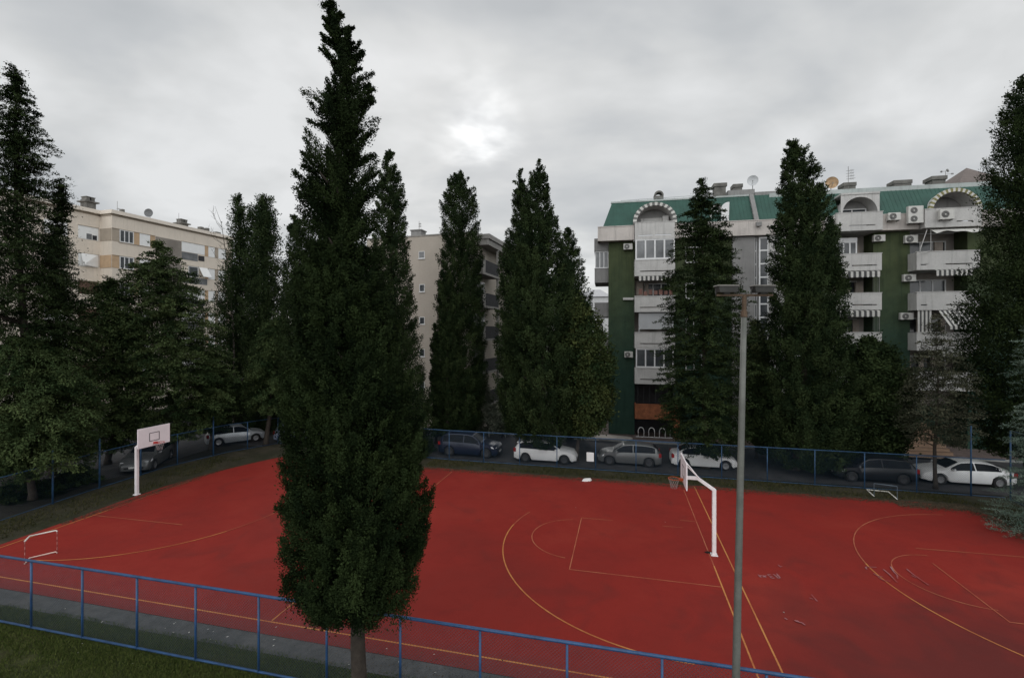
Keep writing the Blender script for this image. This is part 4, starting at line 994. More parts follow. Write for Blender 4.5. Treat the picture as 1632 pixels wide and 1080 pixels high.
for zq in (ZR[3], ZR[2]):
    mb = MB(); mb.tube([(B1-.12, OFF+.1, zq+.05), (B1-.12, OFF+.1, zq+1.6)], .02, 5)
    for i in range(5): mb.tube([(B1-.55+.1*i, OFF+.12, zq+.05), (B1-.55+.1*i, OFF+.12, zq+1.2)], .008, 4)
    mb.build('railing', M_rcd, gb)
# brick balcony opening, pillar and undercroft
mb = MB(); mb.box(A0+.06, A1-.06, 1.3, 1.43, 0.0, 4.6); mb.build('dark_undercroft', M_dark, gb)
mb = MB(); mb.box(A1-.04, A1+.38, OFF+.02, -.004, 0.05, ZR[0]+.02); mb.build('brick_pillar', M_brick, gb)
mb = MB()
for i in range(7): x = A0 + .3 + i*.5; mb.box(x, x+.06, -.2, -.14, ZR[0], ZR[1]-1.36)
mb.build('window_bars', M_dark, gb)
# awnings: valances with alternating stripes
def valance(x0, x1, z1, h, y, n, parent=gb, depth=.45):
    mb = MB(); w = (x1-x0)/n
    for i in range(n):
        mb.cur = i % 2
        a, b_ = x0 + w*i, x0 + w*(i+1)
        mb.hexa([(a, y-depth, z1-.05), (b_, y-depth, z1-.05), (b_, y+.2, z1+.10), (a, y+.2, z1+.10), (a, y-depth, z1-.03), (b_, y-depth, z1-.03), (b_, y+.2, z1+.12), (a, y+.2, z1+.12)])
        m_ = (a+b_)/2
        mb.prism([(a, z1-.05), (b_, z1-.05), (b_, z1-h+.08), (b_-w*.2, z1-h), (a+w*.2, z1-h), (a, z1-h+.08)], y-depth-.012, y-depth)
    return mb.build('awning', [M_aw_l, M_aw_d], parent)
valance(A0+.35, A1-.3, ZR[4]-1.40, .38, OFF+.25, 15)
valance(B0+.2, B1-.2, ZR[4]-1.38, .50, OFF+.30, 15); valance(B0+.2, B1-.2, ZR[3]-1.38, .50, OFF+.30, 15)
valance(C0+1.2, C1-.6, ZR[4]-1.42, .48, OFF+.25, 15)
# torn plain awning under the top right balcony
mb = MB(); K = 14; x0, x1 = C0+1.0, C1+.1
for i in range(K):
    a, b_ = x0+(x1-x0)*i/K, x0+(x1-x0)*(i+1)/K; q = lambda x: .07*math.sin(x*2.3)+.05*math.sin(x*5.1)
    mb.hexa([(a,OFF-.55,ZR[5]-1.86+q(a)),(b_,OFF-.55,ZR[5]-1.86+q(b_)),(b_,OFF+.1,ZR[5]-1.56),(a,OFF+.1,ZR[5]-1.56),(a,OFF-.55,ZR[5]-1.84+q(a)),(b_,OFF-.55,ZR[5]-1.84+q(b_)),(b_,OFF+.1,ZR[5]-1.53),(a,OFF+.1,ZR[5]-1.53)])
mb.build('awning', M_aw_l, gb)
mb = MB(); mb.tube([(C0+.15, OFF-.1, ZR[4]+.1), (C0+.75, OFF+.1, ZW-.1)], .03, 6); mb.tube([(C0-.35, OFF-.5, ZR[4]-.25), (C0+.8, OFF-.1, ZR[4]+.02)], .03, 6); mb.tube([(C0+.95, OFF, ZR[4]+.1), (C0+1.0, OFF+.1, ZW-.1)], .025, 6); mb.build('awning_arm', M_rc, gb)
# rolled-out striped awning and side curtain
mb = MB(); n = 15; x0, x1 = C0+1.5, C1-.35; zt = ZR[3]-1.40
for i in range(n):
    mb.cur = i % 2; a, b_ = x0+(x1-x0)*i/n, x0+(x1-x0)*(i+1)/n
    mb.hexa([(a,OFF-1.15,zt-1.25),(b_,OFF-1.15,zt-1.25),(b_,OFF+.1,zt-.02),(a,OFF+.1,zt-.02),(a,OFF-1.15,zt-1.23),(b_,OFF-1.15,zt-1.23),(b_,OFF+.1,zt),(a,OFF+.1,zt)])
    mb.hexa([(a,OFF-1.165,zt-1.48),(b_,OFF-1.165,zt-1.48),(b_,OFF-1.152,zt-1.48),(a,OFF-1.152,zt-1.48),(a,OFF-1.165,zt-1.23),(b_,OFF-1.165,zt-1.23),(b_,OFF-1.152,zt-1.23),(a,OFF-1.152,zt-1.23)])
mb.build('awning', [M_aw_l, M_aw_d], gb)
mb = MB(); n = 7
for i in range(n):
    mb.cur = i % 2; a = C0+.12+i*.13; mb.box(a, a+.13, OFF+.08, OFF+.10, ZR[2]+.06, ZR[3]-1.40)
mb.build('side_curtain', [M_aw_l, M_aw_d], gb)
valance(C0+1.3, C1-.6, ZR[2]-1.42, .42, OFF+.25, 15)
# stair glazing
zt_ = [17.15]
while zt_[-1] > 4.2: zt_.append(zt_[-1] - 1.12)
mid_ = G.x(1207)
window(gb, T0+.02, mid_, 4.0, 17.15, -.05, 1, .10, rails=zt_[1:])
window(gb, mid_+.03, T1-.02, 4.0, 17.15, -.30, 1, .12, rails=zt_[1:])
mb = MB(); mb.box(T0+.004, T1-.004, .12, 9, -.05, ZW); mb.build('stair_core', M_rcd, gb)
mb = MB(); mb.box(T1-.015, T1+1.2, -.42, -.004, 3.0, ZW); mb.build('pale_pier', M_rc, gb)
# hidden-side windows between the trees
for k in (1, 2, 3, 4):
    window(gb, A1+1.0, A1+2.4, ZR[k]-.2, ZR[k]+1.2, -.03, 2, .09); window(gb, T1+2.0, T1+3.4, ZR[k]-.2, ZR[k]+1.2, -.03, 2, .09)
# fascia band
mb = MB()
for a, b_ in ((-.95, A0-.02), (A1+.02, G.x(1203)), (G.x(1203)+.02, B0-.1), (B1+.06, C0+.45), (C1+.1, xe)):
    y0 = -.72 if a < G.x(1203) else -.66
    mb.box(a, b_, y0, -.50, ZW+.03, 18.45); mb.box(a, b_, -.50, .4, ZW+.03, ZW+.22); mb.box(a, b_, y0-.04, -.46, 18.45, 18.52); mb.build('fascia', M_fascia, gb); mb = MB()
mb = MB(); mb.box(-.95, -.73, -.498, 10.5, ZW+.03, 18.45); mb.build('end_fascia', M_fascia, gb)
# mansard roof with standing seams
mb = MB()
RY = lambda z: -.42 + (z - 18.40)*1.47/2.62
def dims(pl, pr_, ptop, pbase, y0):
    x0, x1 = G.x(pl, y0), G.x(pr_, y0); q1 = G.at((pl+pr_)/2, ptop, y0)[1]; q0 = G.at((pl+pr_)/2, pbase, y0)[1]; return x0, x1, q0, q1
HOLES = [dims(1012,1075,326,353,-.35) + (False,), dims(1340,1402,311,338,-.45) + (True,), dims(1481,1559,304,337,-.45) + (False,)]
xx = None
def slope(x0, x1, z0=18.40, z1=21.02): mb.poly([(x0, RY(z0), z0), (x1, RY(z0), z0), (x1, RY(z1), z1), (x0, RY(z1), z1)])
mb.poly([(-.55,-.42,18.40),(.30,-.42,18.40),(.30,1.05,21.02)])
xx = .30
for x0, x1, q0, q1, sq in HOLES:
    slope(xx, x0)
    if sq: slope(x0, x1, min(20.9, q1 + (q1-q0)*.05))
    else:
        zt2 = min(20.95, q1 + .05); slope(x0, x1, zt2)
        cx_, rx_, r_z = (x0+x1)/2, (x1-x0)/2, q1-q0
        P_ = [(cx_ - rx_*math.cos(math.pi*k/20), q0 + r_z*math.sin(math.pi*k/20)*.97) for k in range(21)]
        for k in range(20):
            (xa, za), (xb, zb) = P_[k], P_[k+1]; mb.poly([(xa, RY(za), za), (xb, RY(zb), zb), (xb, RY(zt2), zt2), (xa, RY(zt2), zt2)])
    xx = x1
slope(xx, xe)
mb._add([(.30,1.05,21.02),(xe,1.05,21.02),(xe,10.2,21.02),(.30,10.2,21.02),(-.55,11.2,18.40),(-.55,-.42,18.40)], [(0,1,2,3),(4,5,0,3)])
nx = 118
for i in range(nx):
    x = .42 + (xe-.5)*i/nx; w = .009; z0 = 18.41
    for x0, x1, q0, q1, sq in HOLES:
        if x0 - .05 < x < x1 + .05: z0 = q1 + .12
    if z0 > 20.7: continue
    y0 = RY(z0)
    mb.hexa([(x-w,y0-.012,z0),(x+w,y0-.012,z0),(x+w,y0+.02,z0),(x-w,y0+.02,z0),(x-w,1.035,21.025),(x+w,1.035,21.025),(x+w,1.07,21.03),(x-w,1.07,21.03)])
mb.build('roof', M_roofg, gb)
mb = MB(); mb.box(.2, G.x(1205), .98, 1.25, 20.98, 21.12); mb.box(G.x(1232), xe, .90, 1.4, 20.72, 21.10); mb.build('roof_flashing', M_flash, gb)
mb = MB(); mb.tube([(G.x(990,1.5), 1.6, 21.35), (G.x(1130,1.5), 1.6, 21.45)], .018, 4)
for k in range(9):
    x = G.x(990,1.5) + k*.78; mb.tube([(x,1.6,21.0),(x,1.6,21.38)], .015, 4)
mb.build('roof_rail', M_flash, gb)
# roof-top masonry
def roofbox(px0, px1, py0, py1, t, d, m, name, cap=None):
    x0, z1 = G.at(px0, py0, t); x1, z0 = G.at(px1, py1, t); mb = MB(); z0 = min(z0, 20.95)
    mb.box(x0, x1, t, t+d, z0, z1)
    if cap: mb.box(x0-cap, x1+cap, t-cap, t+d+cap, z1+.002, z1+.32)
    return mb.build(name, m, gb, bevel=.02)
roofbox(1160, 1203, 303.5, 320, 2.6, 4, M_rcd, 'roof_parapet'); roofbox(1203.5, 1240, 306, 326, 2.2, 4, M_rcd, 'roof_parapet')
roofbox(1139, 1157, 298, 316, 2.0, .9, M_chim, 'chimney', .09); roofbox(1169, 1183, 299, 306, 4.2, .9, M_chim, 'chimney', .06)
roofbox(1345, 1364, 297, 303, 3, 1, M_chim, 'roof_vent', .05); roofbox(1425, 1453, 293.5, 300, 3, 1, M_chim, 'roof_vent', .05)
roofbox(1486, 1507, 287, 297, 3, 1, M_chim, 'chimney', .10)
mb = MB(); xq, zq = G.at(1050, 318, 2.0); pts = []
for k in range(13): a = math.pi*k/12; pts.append((xq - .42*math.cos(a), zq + .38 + .42*math.sin(a)))
for k in range(12, -1, -1): a = math.pi*k/12; pts.append((xq - .30*math.cos(a), zq + .34 + .30*math.sin(a)))
mb.prism(pts, 1.9, 2.7); mb.box(xq-.41, xq+.41, 1.92, 2.68, 20.9, zq+.33); mb.build('arched_vent', M_chim, gb)
mb = MB(); xa, za = G.at(1520, 291, 3.2); xb = G.x(1600, 3.2); zc = G.at(1560, 272, 5)[1]
mb._add([(xa,2.6,za-.2),(xb,2.6,za-.2),(xb,8,za-.2),(xa,8,za-.2),((xa+xb)/2+.3,5,zc+.3)], [(0,1,4),(1,2,4),(2,3,4),(3,0,4),(0,3,2,1)]); mb.build('pyramid_roof', mat('brown_roof_sheet', (.15,.125,.115), .8, .15), gb)
# down pipe box and rain streak pipe at the step in the roof
mb = MB(); x = G.x(1207.5, -.7); mb.hexa([(x-.2,-.62,18.53),(x+.14,-.62,18.53),(x+.14,-.25,18.53),(x-.2,-.25,18.53),(x-.2,.90,21.10),(x+.14,.90,21.10),(x+.14,1.3,21.10),(x-.2,1.3,21.10)]); mb.box(x-.15, x+.25, -.95, -.73, 17.95, 18.28); mb.build('roof_step_wall', M_rcd, gb)
# arched attic dormers
def arch_pts(cx, cz, r, n=20, a0=0, a1=math.pi): return [(cx - r*math.cos(a0+(a1-a0)*k/n), cz + r*math.sin(a0+(a1-a0)*k/n)) for k in range(n+1)]
def dormer(cx, cz, r, y0, trim=None, square=False, n_seg=22, rx=1.0, low=None):
    low = cz - .45 if low is None else low
    sx = lambda pts: [(cx + (p - cx)*rx, q) for p, q in pts]
    # barrel shell
    mb = MB(); o = sx(arch_pts(cx, cz, r)); i_ = sx(arch_pts(cx, cz, r-.14))
    for k in range(len(o)-1):
        mb.hexa([(i_[k][0], y0, i_[k][1]), (i_[k+1][0], y0, i_[k+1][1]), (i_[k+1][0], 2.2, i_[k+1][1]), (i_[k][0], 2.2, i_[k][1]),
                 (o[k][0], y0, o[k][1]), (o[k+1][0], y0, o[k+1][1]), (o[k+1][0], 2.2, o[k+1][1]), (o[k][0], 2.2, o[k][1])])
    for s_ in (-1, 1):
        xa_ = cx + s_*r*rx; xb_ = cx + s_*(r-.14)*rx; mb.box(xa_, xb_, y0, 2.2, low, cz-.002)
    if square:
        top = cz + r*1.05; q = o
        for k in range(len(q)-1): mb.poly([(q[k][0], y0, q[k][1]), (q[k+1][0], y0, q[k+1][1]), (q[k+1][0], y0, top), (q[k][0], y0, top)])
        mb.box(cx - r*rx, cx + r*rx, y0-.06, 1.2, top, top+.14)
    d_ = mb.build('dormer', M_rc, gb)
    mb = MB(); mb.prism(sx(arch_pts(cx, cz, r-.15)) + [(cx + (r-.15)*rx, low), (cx - (r-.15)*rx, low)], .80, .86); mb.build('dormer_back_wall', M_rcd, d_)
    if trim:
        mb = MB(); oo = sx(arch_pts(cx, cz, r+.16, n_seg, -.12, math.pi+.12)); ii = sx(arch_pts(cx, cz, r-.12, n_seg, -.12, math.pi+.12))
        for k in range(n_seg):
            mb.cur = k % 2
            mb.hexa([(ii[k][0], y0-.22, ii[k][1]), (ii[k+1][0], y0-.22, ii[k+1][1]), (ii[k+1][0], y0-.004, ii[k+1][1]), (ii[k][0], y0-.004, ii[k][1]),
                     (oo[k][0], y0-.22, oo[k][1]), (oo[k+1][0], y0-.22, oo[k+1][1]), (oo[k+1][0], y0-.004, oo[k+1][1]), (oo[k][0], y0-.004, oo[k][1])])
        mb.build('arch_trim', trim, d_)
    return d_
def px_dormer(pl, pr_, ptop, pbase, y0, **k):
    x0 = G.x(pl, y0); x1 = G.x(pr_, y0); zt_ = G.at((pl+pr_)/2, ptop, y0)[1]; zb_ = G.at((pl+pr_)/2, pbase, y0)[1]
    cx = (x0+x1)/2; r = zt_ - zb_; rx = (x1-x0)/2/r
    return dormer(cx, zb_, r, y0, rx=rx, **k), cx, zb_, r, rx
d1, cx, cz, r, rx = px_dormer(1012, 1075, 326, 353, -.35, trim=[M_aw_m, M_aw_l], n_seg=26)
mb = MB(); mb.box(cx-1.1, cx+1.1, .72, .78, cz-.3, cz+.55); mb.build('window_band', M_rc, d1)
mb = MB(); mb.box(cx+.75, cx+1.25, .3, .7, cz-.2, cz+.62); mb.build('cabinet', M_rc, d1)
d2, cx, cz, r, rx = px_dormer(1340, 1402, 311, 338, -.45, square=True, low=ZR[5]-1.2)
window(gb, cx-1.1, cx+1.0, cz-.9, cz+.55, .70, 2, .08)
d3, cx, cz, r, rx = px_dormer(1481, 1559, 304, 337, -.45, trim=[M_aw_l, M_aw_y], n_seg=34)
window(gb, cx-1.35, cx+.55, cz-.9, cz+.35, .70, 2, .09)
d4, cx, cz, r, rx = px_dormer(1132, 1152, 325, 338, -.1, low=18.5)
window(gb, cx-.5, cx+.5, 18.6, cz+.2, .15, 2, .08)
xq = G.x(1149, -.35); mb = MB(); pts = [(xq, 18.62), (xq+.62, 18.62), (xq+.66, 20.2)] + [(xq+.62-.62*math.sin(k*.26), 20.2 - .62*(1-math.cos(k*.26))) for k in range(1, 6)]
mb.prism(pts, -.40, -.34); mb.build('arched_shutter', M_frame, gb)
# left end wall balconies
for k in (1, 2, 3, 4):
    zr = ZR[k] - .45; mb = MB(); y0 = .35; y1 = 4.2; x0 = -1.25
    mb.box(x0, -.004, y0, y1, zr-1.25, zr-1.08); mb.box(x0, -.004, y0, y0+.1, zr-1.08, zr); mb.box(x0, x0+.1, y0+.1, y1, zr-1.08, zr)
    mb.box(x0-.02, -.006, y0-.02, y0+.12, zr, zr+.05); mb.build('side_balcony', M_rcd, gb)
zr = ZR[4]-.45
window(gb, -1.2, -.01, zr+.06, zr+1.62, .40, 3, .08, mg=M_wglass_l); mb = MB(); mb.box(-1.28, -.004, .3, 4.2, zr+1.63, zr+2.75); mb.build('side_parapet', M_rcd, gb)
mb = MB(); mb.tube([(-.55, .45, ZR[2]-.3), (-.55, .45, ZR[3]-1.7)], .05, 6); mb.tube([(-.5, .5, ZR[1]-.3), (-.5, .5, ZR[2]-1.7)], .04, 6); mb.build('balcony_post', M_frame, gb)
# light ledge on the pier, entrance ramp and steps
mb = MB(); mb.box(A0-.95, A0-.05, -.22, -.004, ZR[3]-.22, ZR[3]-.02); mb.box(A0-.9, A0-.03, -.2, -.004, ZR[1]-.2, ZR[1]-.02) if False else None; mb.build('ledge', M_rc, gb)
mb = MB(); pts = [(math.cos(k*.524)*2.0 + .0, math.sin(k*.524)*.75 - 1.9) for k in range(12)]; mb.prism(pts, .115, .24, 'z'); mb.build('ramp', mat('pale_paving', (.36,.33,.30), .85, .15), gb)
M_step = mat('tan_stone_step', (0.34, 0.235, 0.165), 0.85, 0.15, 2)
mb = MB(); xa, xb = G.x(1424, -2), G.x(1500, -2)
for i in range(10): mb.box(xa, xb, -3.6+i*.36, -3.6+(i+1)*.36-.004 if i < 9 else -.01, .11+i*.19, .11+(i+1)*.19) if False else mb.box(xa, xb, -3.6+i*.36, -.01, .11+i*.19 + (.002 if i else 0), .11+(i+1)*.19)
mb.build('entrance_steps', M_step, gb)
mb = MB()
for i in range(10): mb.box(xa-.01, xb+.01, -3.63+i*.36, -3.57+i*.36, .11+(i+1)*.19, .135+(i+1)*.19)
mb.build('step_nosing', mat('dark_step_nosing', (.12,.085,.065), .8, .2), gb)
mb = MB(); mb.tube([(xa-.1, -3.6, 1.0), (xa-.1, -.2, 2.8)], .05, 6); mb.tube([(xa-.1, -3.6, .1), (xa-.1, -3.6, 1.0)], .05, 6); mb.build('stair_rail', M_frame, gb)

# bicycle rack under the brick balcony
br = thing('bike_rack', 'row of pale hoop bike stands under the brick balcony', 'bike rack', G.world(A0+.2, -1.0, .11), G.a)
mb = MB(); mb.tube([(-.1,0,.05),(wA-.4,0,.05)], .03, 6); mb.build('base_rail', M_frame, br)
for i in range(4):
    mb = MB(); x = .1 + i*.88; mb.tube([(x, 0, .05)] + [(x + .24 - .24*math.cos(a*math.pi/10), 0, .55 + .32*math.sin(a*math.pi/10)) for a in range(11)] + [(x+.48, 0, .05)], .03, 6); mb.build('hoop', M_frame, br, smooth=True)

# air conditioners
AC_G = 'air conditioners on the green block'
def ac_unit(label, px, py, w, h, t, tall=False, fan=True):
    x, z = G.at(px, py, t); root = thing('air_conditioner', label, 'air conditioner', G.world(x, t, z - h/2), G.a, AC_G)
    mb = MB(); mb.box(-w/2, w/2, 0, .30, .04, h); mb.build('casing', M_ac, root, bevel=.02)
    for zc in ((h*.27, h*.75) if tall else (h*.52,)):
        rf = min(h*.40, .26) if not tall else .24; cx = -w*.13
        mb = MB(); mb.lathe([(rf, -.001), (rf, -.012), (rf*.9, -.012), (.001, -.006)], 18, 'y', (cx, 0, zc)); g = mb.build('fan_grille', M_acg, root)
        mb = MB()
        for k in range(3): q = rf*(.3 + .28*k); mb.tube([(cx + q*math.cos(a*.449), -.018, zc + q*math.sin(a*.449)) for a in range(15)], .007, 4, False)
        mb.lathe([(.05, -.012), (.05, -.022), (.001, -.024)], 10, 'y', (cx, 0, zc)); mb.build('fan_ring', M_ac, g)
    mb = MB()
    for s_ in (-1, 1): mb.box(s_*w*.36-.02, s_*w*.36+.02, .0, .42, -.02, .035)
    mb.build('bracket', M_acg, root)
ac_unit('air conditioner just left of the white glazed balcony under the roof overhang', 1001, 393, .78, .56, -.42)
ac_unit('lowest air conditioner, on the dark green pier left of the balconies', 1002, 565, .72, .56, -.42)
ac_unit('air conditioner on the fascia left of the tall twin-fan unit', 1426, 345, .85, .62, -1.15)
ac_unit('tall white twin-fan air conditioner on the fascia', 1460, 342, 1.02, 1.36, -1.2, True)
ac_unit('air conditioner on the front of the attic balcony with the striped arch', 1510, 341.5, .95, .80, -1.56)
ac_unit('air conditioner under the fascia at the right end of the middle balconies', 1402, 379.5, .82, .56, -.42)
ac_unit('air conditioner at the top of the olive pier below the twin-fan unit', 1453, 381, .88, .64, -.42)
ac_unit('air conditioner on the olive pier beside the scalloped awning', 1450.5, 443, .85, .60, -.42)
ac_unit('air conditioner on the olive pier beside the rolled-out striped awning', 1446, 504, .90, .58, -.42)
ac_unit('air conditioner half behind the massive dark cypress at attic level', 1325, 350, .85, .62, -1.0)

# dishes and aerials
M_dish = mat('dish_white', (0.50, 0.51, 0.52), 0.5, 0.08, 3)
M_dishr = mat('dish_rusty', (0.36, 0.24, 0.14), 0.7, 0.5, 3.0)
M_dishg = mat('dish_grey', (0.13, 0.135, 0.14), 0.6, 0.1, 3)
def dish(label, loc, r, rz, m, pole):
    t = thing('satellite_dish', label, 'satellite dish', loc, rz)
    mb = MB(); mb.tube([(0, .12, 0), (0, .12, pole), (0, .03, pole + .1)], .03, 6); mb.build('mast', M_rcd, t)
    mb = MB(); prof = [(r*k/6, -.16*r*(k/6)**2*2) for k in range(6, -1, -1)] ; prof = [(max(a, .001), b_) for a, b_ in prof]
    back = [(a, b_ + .025) for a, b_ in reversed(prof)]
    mb.lathe([(a, b_) for a, b_ in reversed(prof)][::-1] + back, 20, 'y', (0, 0, pole + r*.75)); mb.build('reflector', m, t, smooth=True)
    mb = MB(); mb.tube([(0, 0, pole - r*.05), (0, -r*.75, pole + r*.5)], .015, 5); mb.box(-.04, .04, -r*.85, -r*.72, pole+r*.46, pole+r*.58); mb.build('feed_arm', M_rcd, t)
x, z = G.at(1199, 303, 2.6); dish('pale satellite dish on the roof, left of the massive dark cypress', G.world(x, 2.5, z), .46, G.a - .25, M_dish, .45)
x, z = G.at(1325, 302, 2.2); dish('rust-stained satellite dish on the roof, right of the massive dark cypress', G.world(x, 2.2, z), .50, G.a - .1, M_dishr, .18)
def aerial(label, loc, h, rz, n=4, arm=.55):
    t = thing('roof_aerial', label, 'aerial', loc, rz)
    mb = MB(); mb.tube([(0,0,0),(0,0,h)], .022, 5); mb.build('mast', M_rcd, t)
    mb = MB()
    for k in range(n):
        z_ = h*(.42 + .5*k/max(1, n)); mb.tube([(-arm*.3, 0, z_), (arm*(1-.12*k), 0, z_ + .05)], .014, 4)
        for q in range(3): x_ = arm*(.25 + .22*q); mb.tube([(x_, -.18, z_+.03), (x_, .18, z_+.03)], .009, 3); mb.tube([(x_, 0, z_-.10), (x_, 0, z_+.14)], .008, 3)
    mb.build('elements', M_rcd, t)
x, z = G.at(1352, 300, 3.0); aerial('tall television aerial on the green roof right of the rusty dish', G.world(x, 3.0, z), 1.9, G.a)
t = thing('weather_vane', 'small cup wind gauge on the roof chimney near the right edge', 'wind gauge', G.world(G.at(1507, 287, 3.4)[0], 3.4, G.at(1507, 287, 3.4)[1]), G.a)
mb = MB(); mb.tube([(0,0,-.1),(0,0,.75)], .02, 5); mb.build('mast', M_rcd, t)
mb = MB()
for k in range(3):
    a = k*2.09 + .4; p_ = (.26*math.cos(a), .26*math.sin(a), .78); mb.tube([(0,0,.75), p_], .012, 4)
    mb.lathe([(.001,-.09),(.06,-.06),(.085,0),(.06,.06),(.001,.09)], 10, 'z', p_)
mb.tube([(0,0,.5),(.45,0,.5)], .012, 4); mb.box(.40,.58,-.01,.01,.44,.56); mb.build('cups', M_rcd, t)

# ---- cream block on the left -------------------------------------
M_cream = mat('cream_render', (0.66, 0.585, 0.50), 0.9, 0.06, 0.5, streak=0.18, fine=0.04)
M_cream2 = mat('cream_band', (0.70, 0.63, 0.55), 0.9, 0.06, 0.5, streak=0.15)
M_orange_p = mat('ochre_panel', (0.47, 0.33, 0.21), 0.8, 0.12, 1.5)
M_taupe = mat('taupe_panel', (0.36, 0.305, 0.245), 0.8, 0.1, 1.5)
M_shw = mat('white_shutter', (0.76, 0.76, 0.75), 0.6, 0.05, 3)
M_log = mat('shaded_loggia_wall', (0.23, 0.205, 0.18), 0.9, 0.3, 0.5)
M_brown = mat('brown_shutter', (0.10, 0.06, 0.045), 0.8, 0.3, 3)
D = Frame((-43.85, 51.0, 0), math.radians(73))
cb = thing('apartment_building', 'cream apartment block with white shutters and ochre panels', 'building', D.o, D.a)
xe2 = D.x(371); RT = 22.45
mb = MB(); mb.box(0, xe2, 0, 11, -.05, RT-.5); mb.box(-16, -.003, 1.8, 11, -.05, RT-.5); mb.build('wall', M_cream, cb)
mb = MB(); mb.box(-16.2, -.2, 1.45, 11.2, RT-.28, RT+.12); mb.box(-.197, xe2+.25, -.30, 11.2, RT-.28, RT+.12); mb.build('roof_edge', M_cream2, cb)
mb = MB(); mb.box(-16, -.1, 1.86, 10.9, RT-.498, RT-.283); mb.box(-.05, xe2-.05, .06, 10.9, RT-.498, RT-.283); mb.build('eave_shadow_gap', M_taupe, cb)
def zrow(i): return 19.22 - 2.95*i, 20.60 - 2.95*i
def panel(px0, px1, i, m, t=-.03, y=0.0, name='panel', z0=None, z1=None, d=.06):
    a, b_ = D.x(px0, y), D.x(px1, y); q0, q1 = zrow(i); q0 = q0 if z0 is None else z0; q1 = q1 if z1 is None else z1
    mb = MB(); mb.box(a, b_, y + t, y + t + d - .002, q0, q1); return mb.build(name, m, cb)
def cwin(px0, px1, i, n=2, y=0.0, mg=None): 
    q0, q1 = zrow(i); return window(cb, D.x(px0, y), D.x(px1, y), q0, q1, y - .05, n, .09, mg=mg)
for i in range(6):
    q0, q1 = zrow(i); mb = MB(); mb.box(-.03, -.0045, .02, 1.78, q0, q1); mb.build('end_panel', M_taupe, cb)
q0, q1 = zrow(1); mb = MB(); mb.box(-.05, -.031, .02, 1.78, q0, q1); mb.build('end_panel', M_orange_p, cb)
for i in range(6):
    panel(178.4, 190, i, M_orange_p if i == 1 else M_taupe)
    cwin(190.3, 213, i, 3); panel(213.3, 222, i, M_orange_p if i % 2 == 0 else M_taupe); panel(222.3, 239, i, M_shw, name='shutter'); panel(239.3, 247, i, M_orange_p if i == 0 else M_taupe)
    panel(326.3, 331.5, i, M_orange_p); panel(332, 342, i, M_shw, name='shutter'); panel(342.3, 347.5, i, M_taupe); panel(348, 360, i, M_shw, name='shutter'); panel(360.3, 368, i, M_taupe)
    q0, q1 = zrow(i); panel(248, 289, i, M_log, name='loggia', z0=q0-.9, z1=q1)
    if i != 1: panel(289.5, 326, i, M_shw, name='shutter', z0=q0+.15, z1=q1); panel(289.5, 315, i, M_wglass_l, name='glass_rail', z0=q0-.85, z1=q0+.10); panel(316, 325.5, i, M_dark, name='vent_window', z0=q0-.72, z1=q0-.05)
    else:
        cwin(300, 316, i, 1); panel(289.5, 330, i, M_wglass_l, name='glass_rail', z0=q0-.85, z1=q0-.05)
        a, b_ = D.x(316.5), D.x(330); mb = MB(); mb.hexa([(a,-.85,q0+.1),(b_,-.85,q0+.1),(b_,-.03,q1),(a,-.03,q1),(a,-.88,q0+.14),(b_,-.88,q0+.14),(b_,-.06,q1+.04),(a,-.06,q1+.04)]); mb.build('tilted_shutter', M_shw, cb)
    panel(124.5, 156.5, i, M_shw if i < 2 else M_brown, y=1.8, name='shutter'); panel(70, 107, i, M_shw, y=1.8, name='shutter')
panel(147, 154, 0, M_dark, t=-.04, y=1.8, name='open_window', z0=19.25, z1=19.75); panel(137.5, 146, 0, M_wglass_l, t=-.04, y=1.8, name='open_window', z0=19.25, z1=19.85)
a, b_ = D.x(128, 1.8), D.x(155, 1.8); q0, q1 = zrow(1); mb = MB(); mb.hexa([(a,1.3,q0+.08),(b_,1.72,q0+.02),(b_,1.75,q1),(a,1.73,q1),(a,1.27,q0+.12),(b_,1.69,q0+.05),(b_,1.72,q1),(a,1.70,q1)]); mb.build('tilted_shutter', M_shw, cb)
mb = MB()
for i in range(6):
    q0, q1 = zrow(i); mb.box(D.x(189), D.x(247), -.09, -.001, q0-.06, q0-.005); mb.box(D.x(289), xe2, -.08, -.001, q1+.004, q1+.05); mb.box(.01, D.x(247), -.08, -.001, q1+.004, q1+.05); mb.box(D.x(124,1.8), D.x(157,1.8), 1.70, 1.799, q1+.004, q1+.05)
mb.build('sill', M_taupe, cb)
def croof(px0, px1, py0, t, d, m, name, cap=0.0, z0=RT+.05):
    a, zt_ = D.at(px0, py0, t); b_ = D.x(px1, t); mb = MB()
    if cap:
        mid = (a+b_)/2; mb.box(a, b_, t, t+d, z0, zt_-.55); mb.box(a-cap, b_+cap, t-cap, t+d+cap, zt_-.55, zt_-.42)
        for q in (a+.05, mid+.08): mb.box(q, q+(b_-a)*.36, t+.1, t+d-.1, zt_-.42, zt_); mb.box(q-.05, q+(b_-a)*.36+.05, t+.05, t+d-.05, zt_, zt_+.07)
    else: mb.box(a, b_, t, t+d, z0, zt_)
    return mb.build(name, m, cb)
croof(138, 153, 313, 2.0, 1.0, M_chim, 'chimney', .22); croof(289, 300, 349, 2.0, 1.0, M_chim, 'chimney', .22)
croof(320, 325, 361, 2.5, .6, M_chim, 'roof_vent'); croof(329, 334, 363, 2.5, .6, M_chim, 'roof_vent'); croof(345, 352, 369, 2.5, .6, M_chim, 'roof_vent'); croof(195, 199, 333, 2.5, .5, M_chim, 'roof_vent')
croof(178, 184, 337, -.29, .25, M_dark, 'gutter_outlet', z0=RT-.4) if False else None
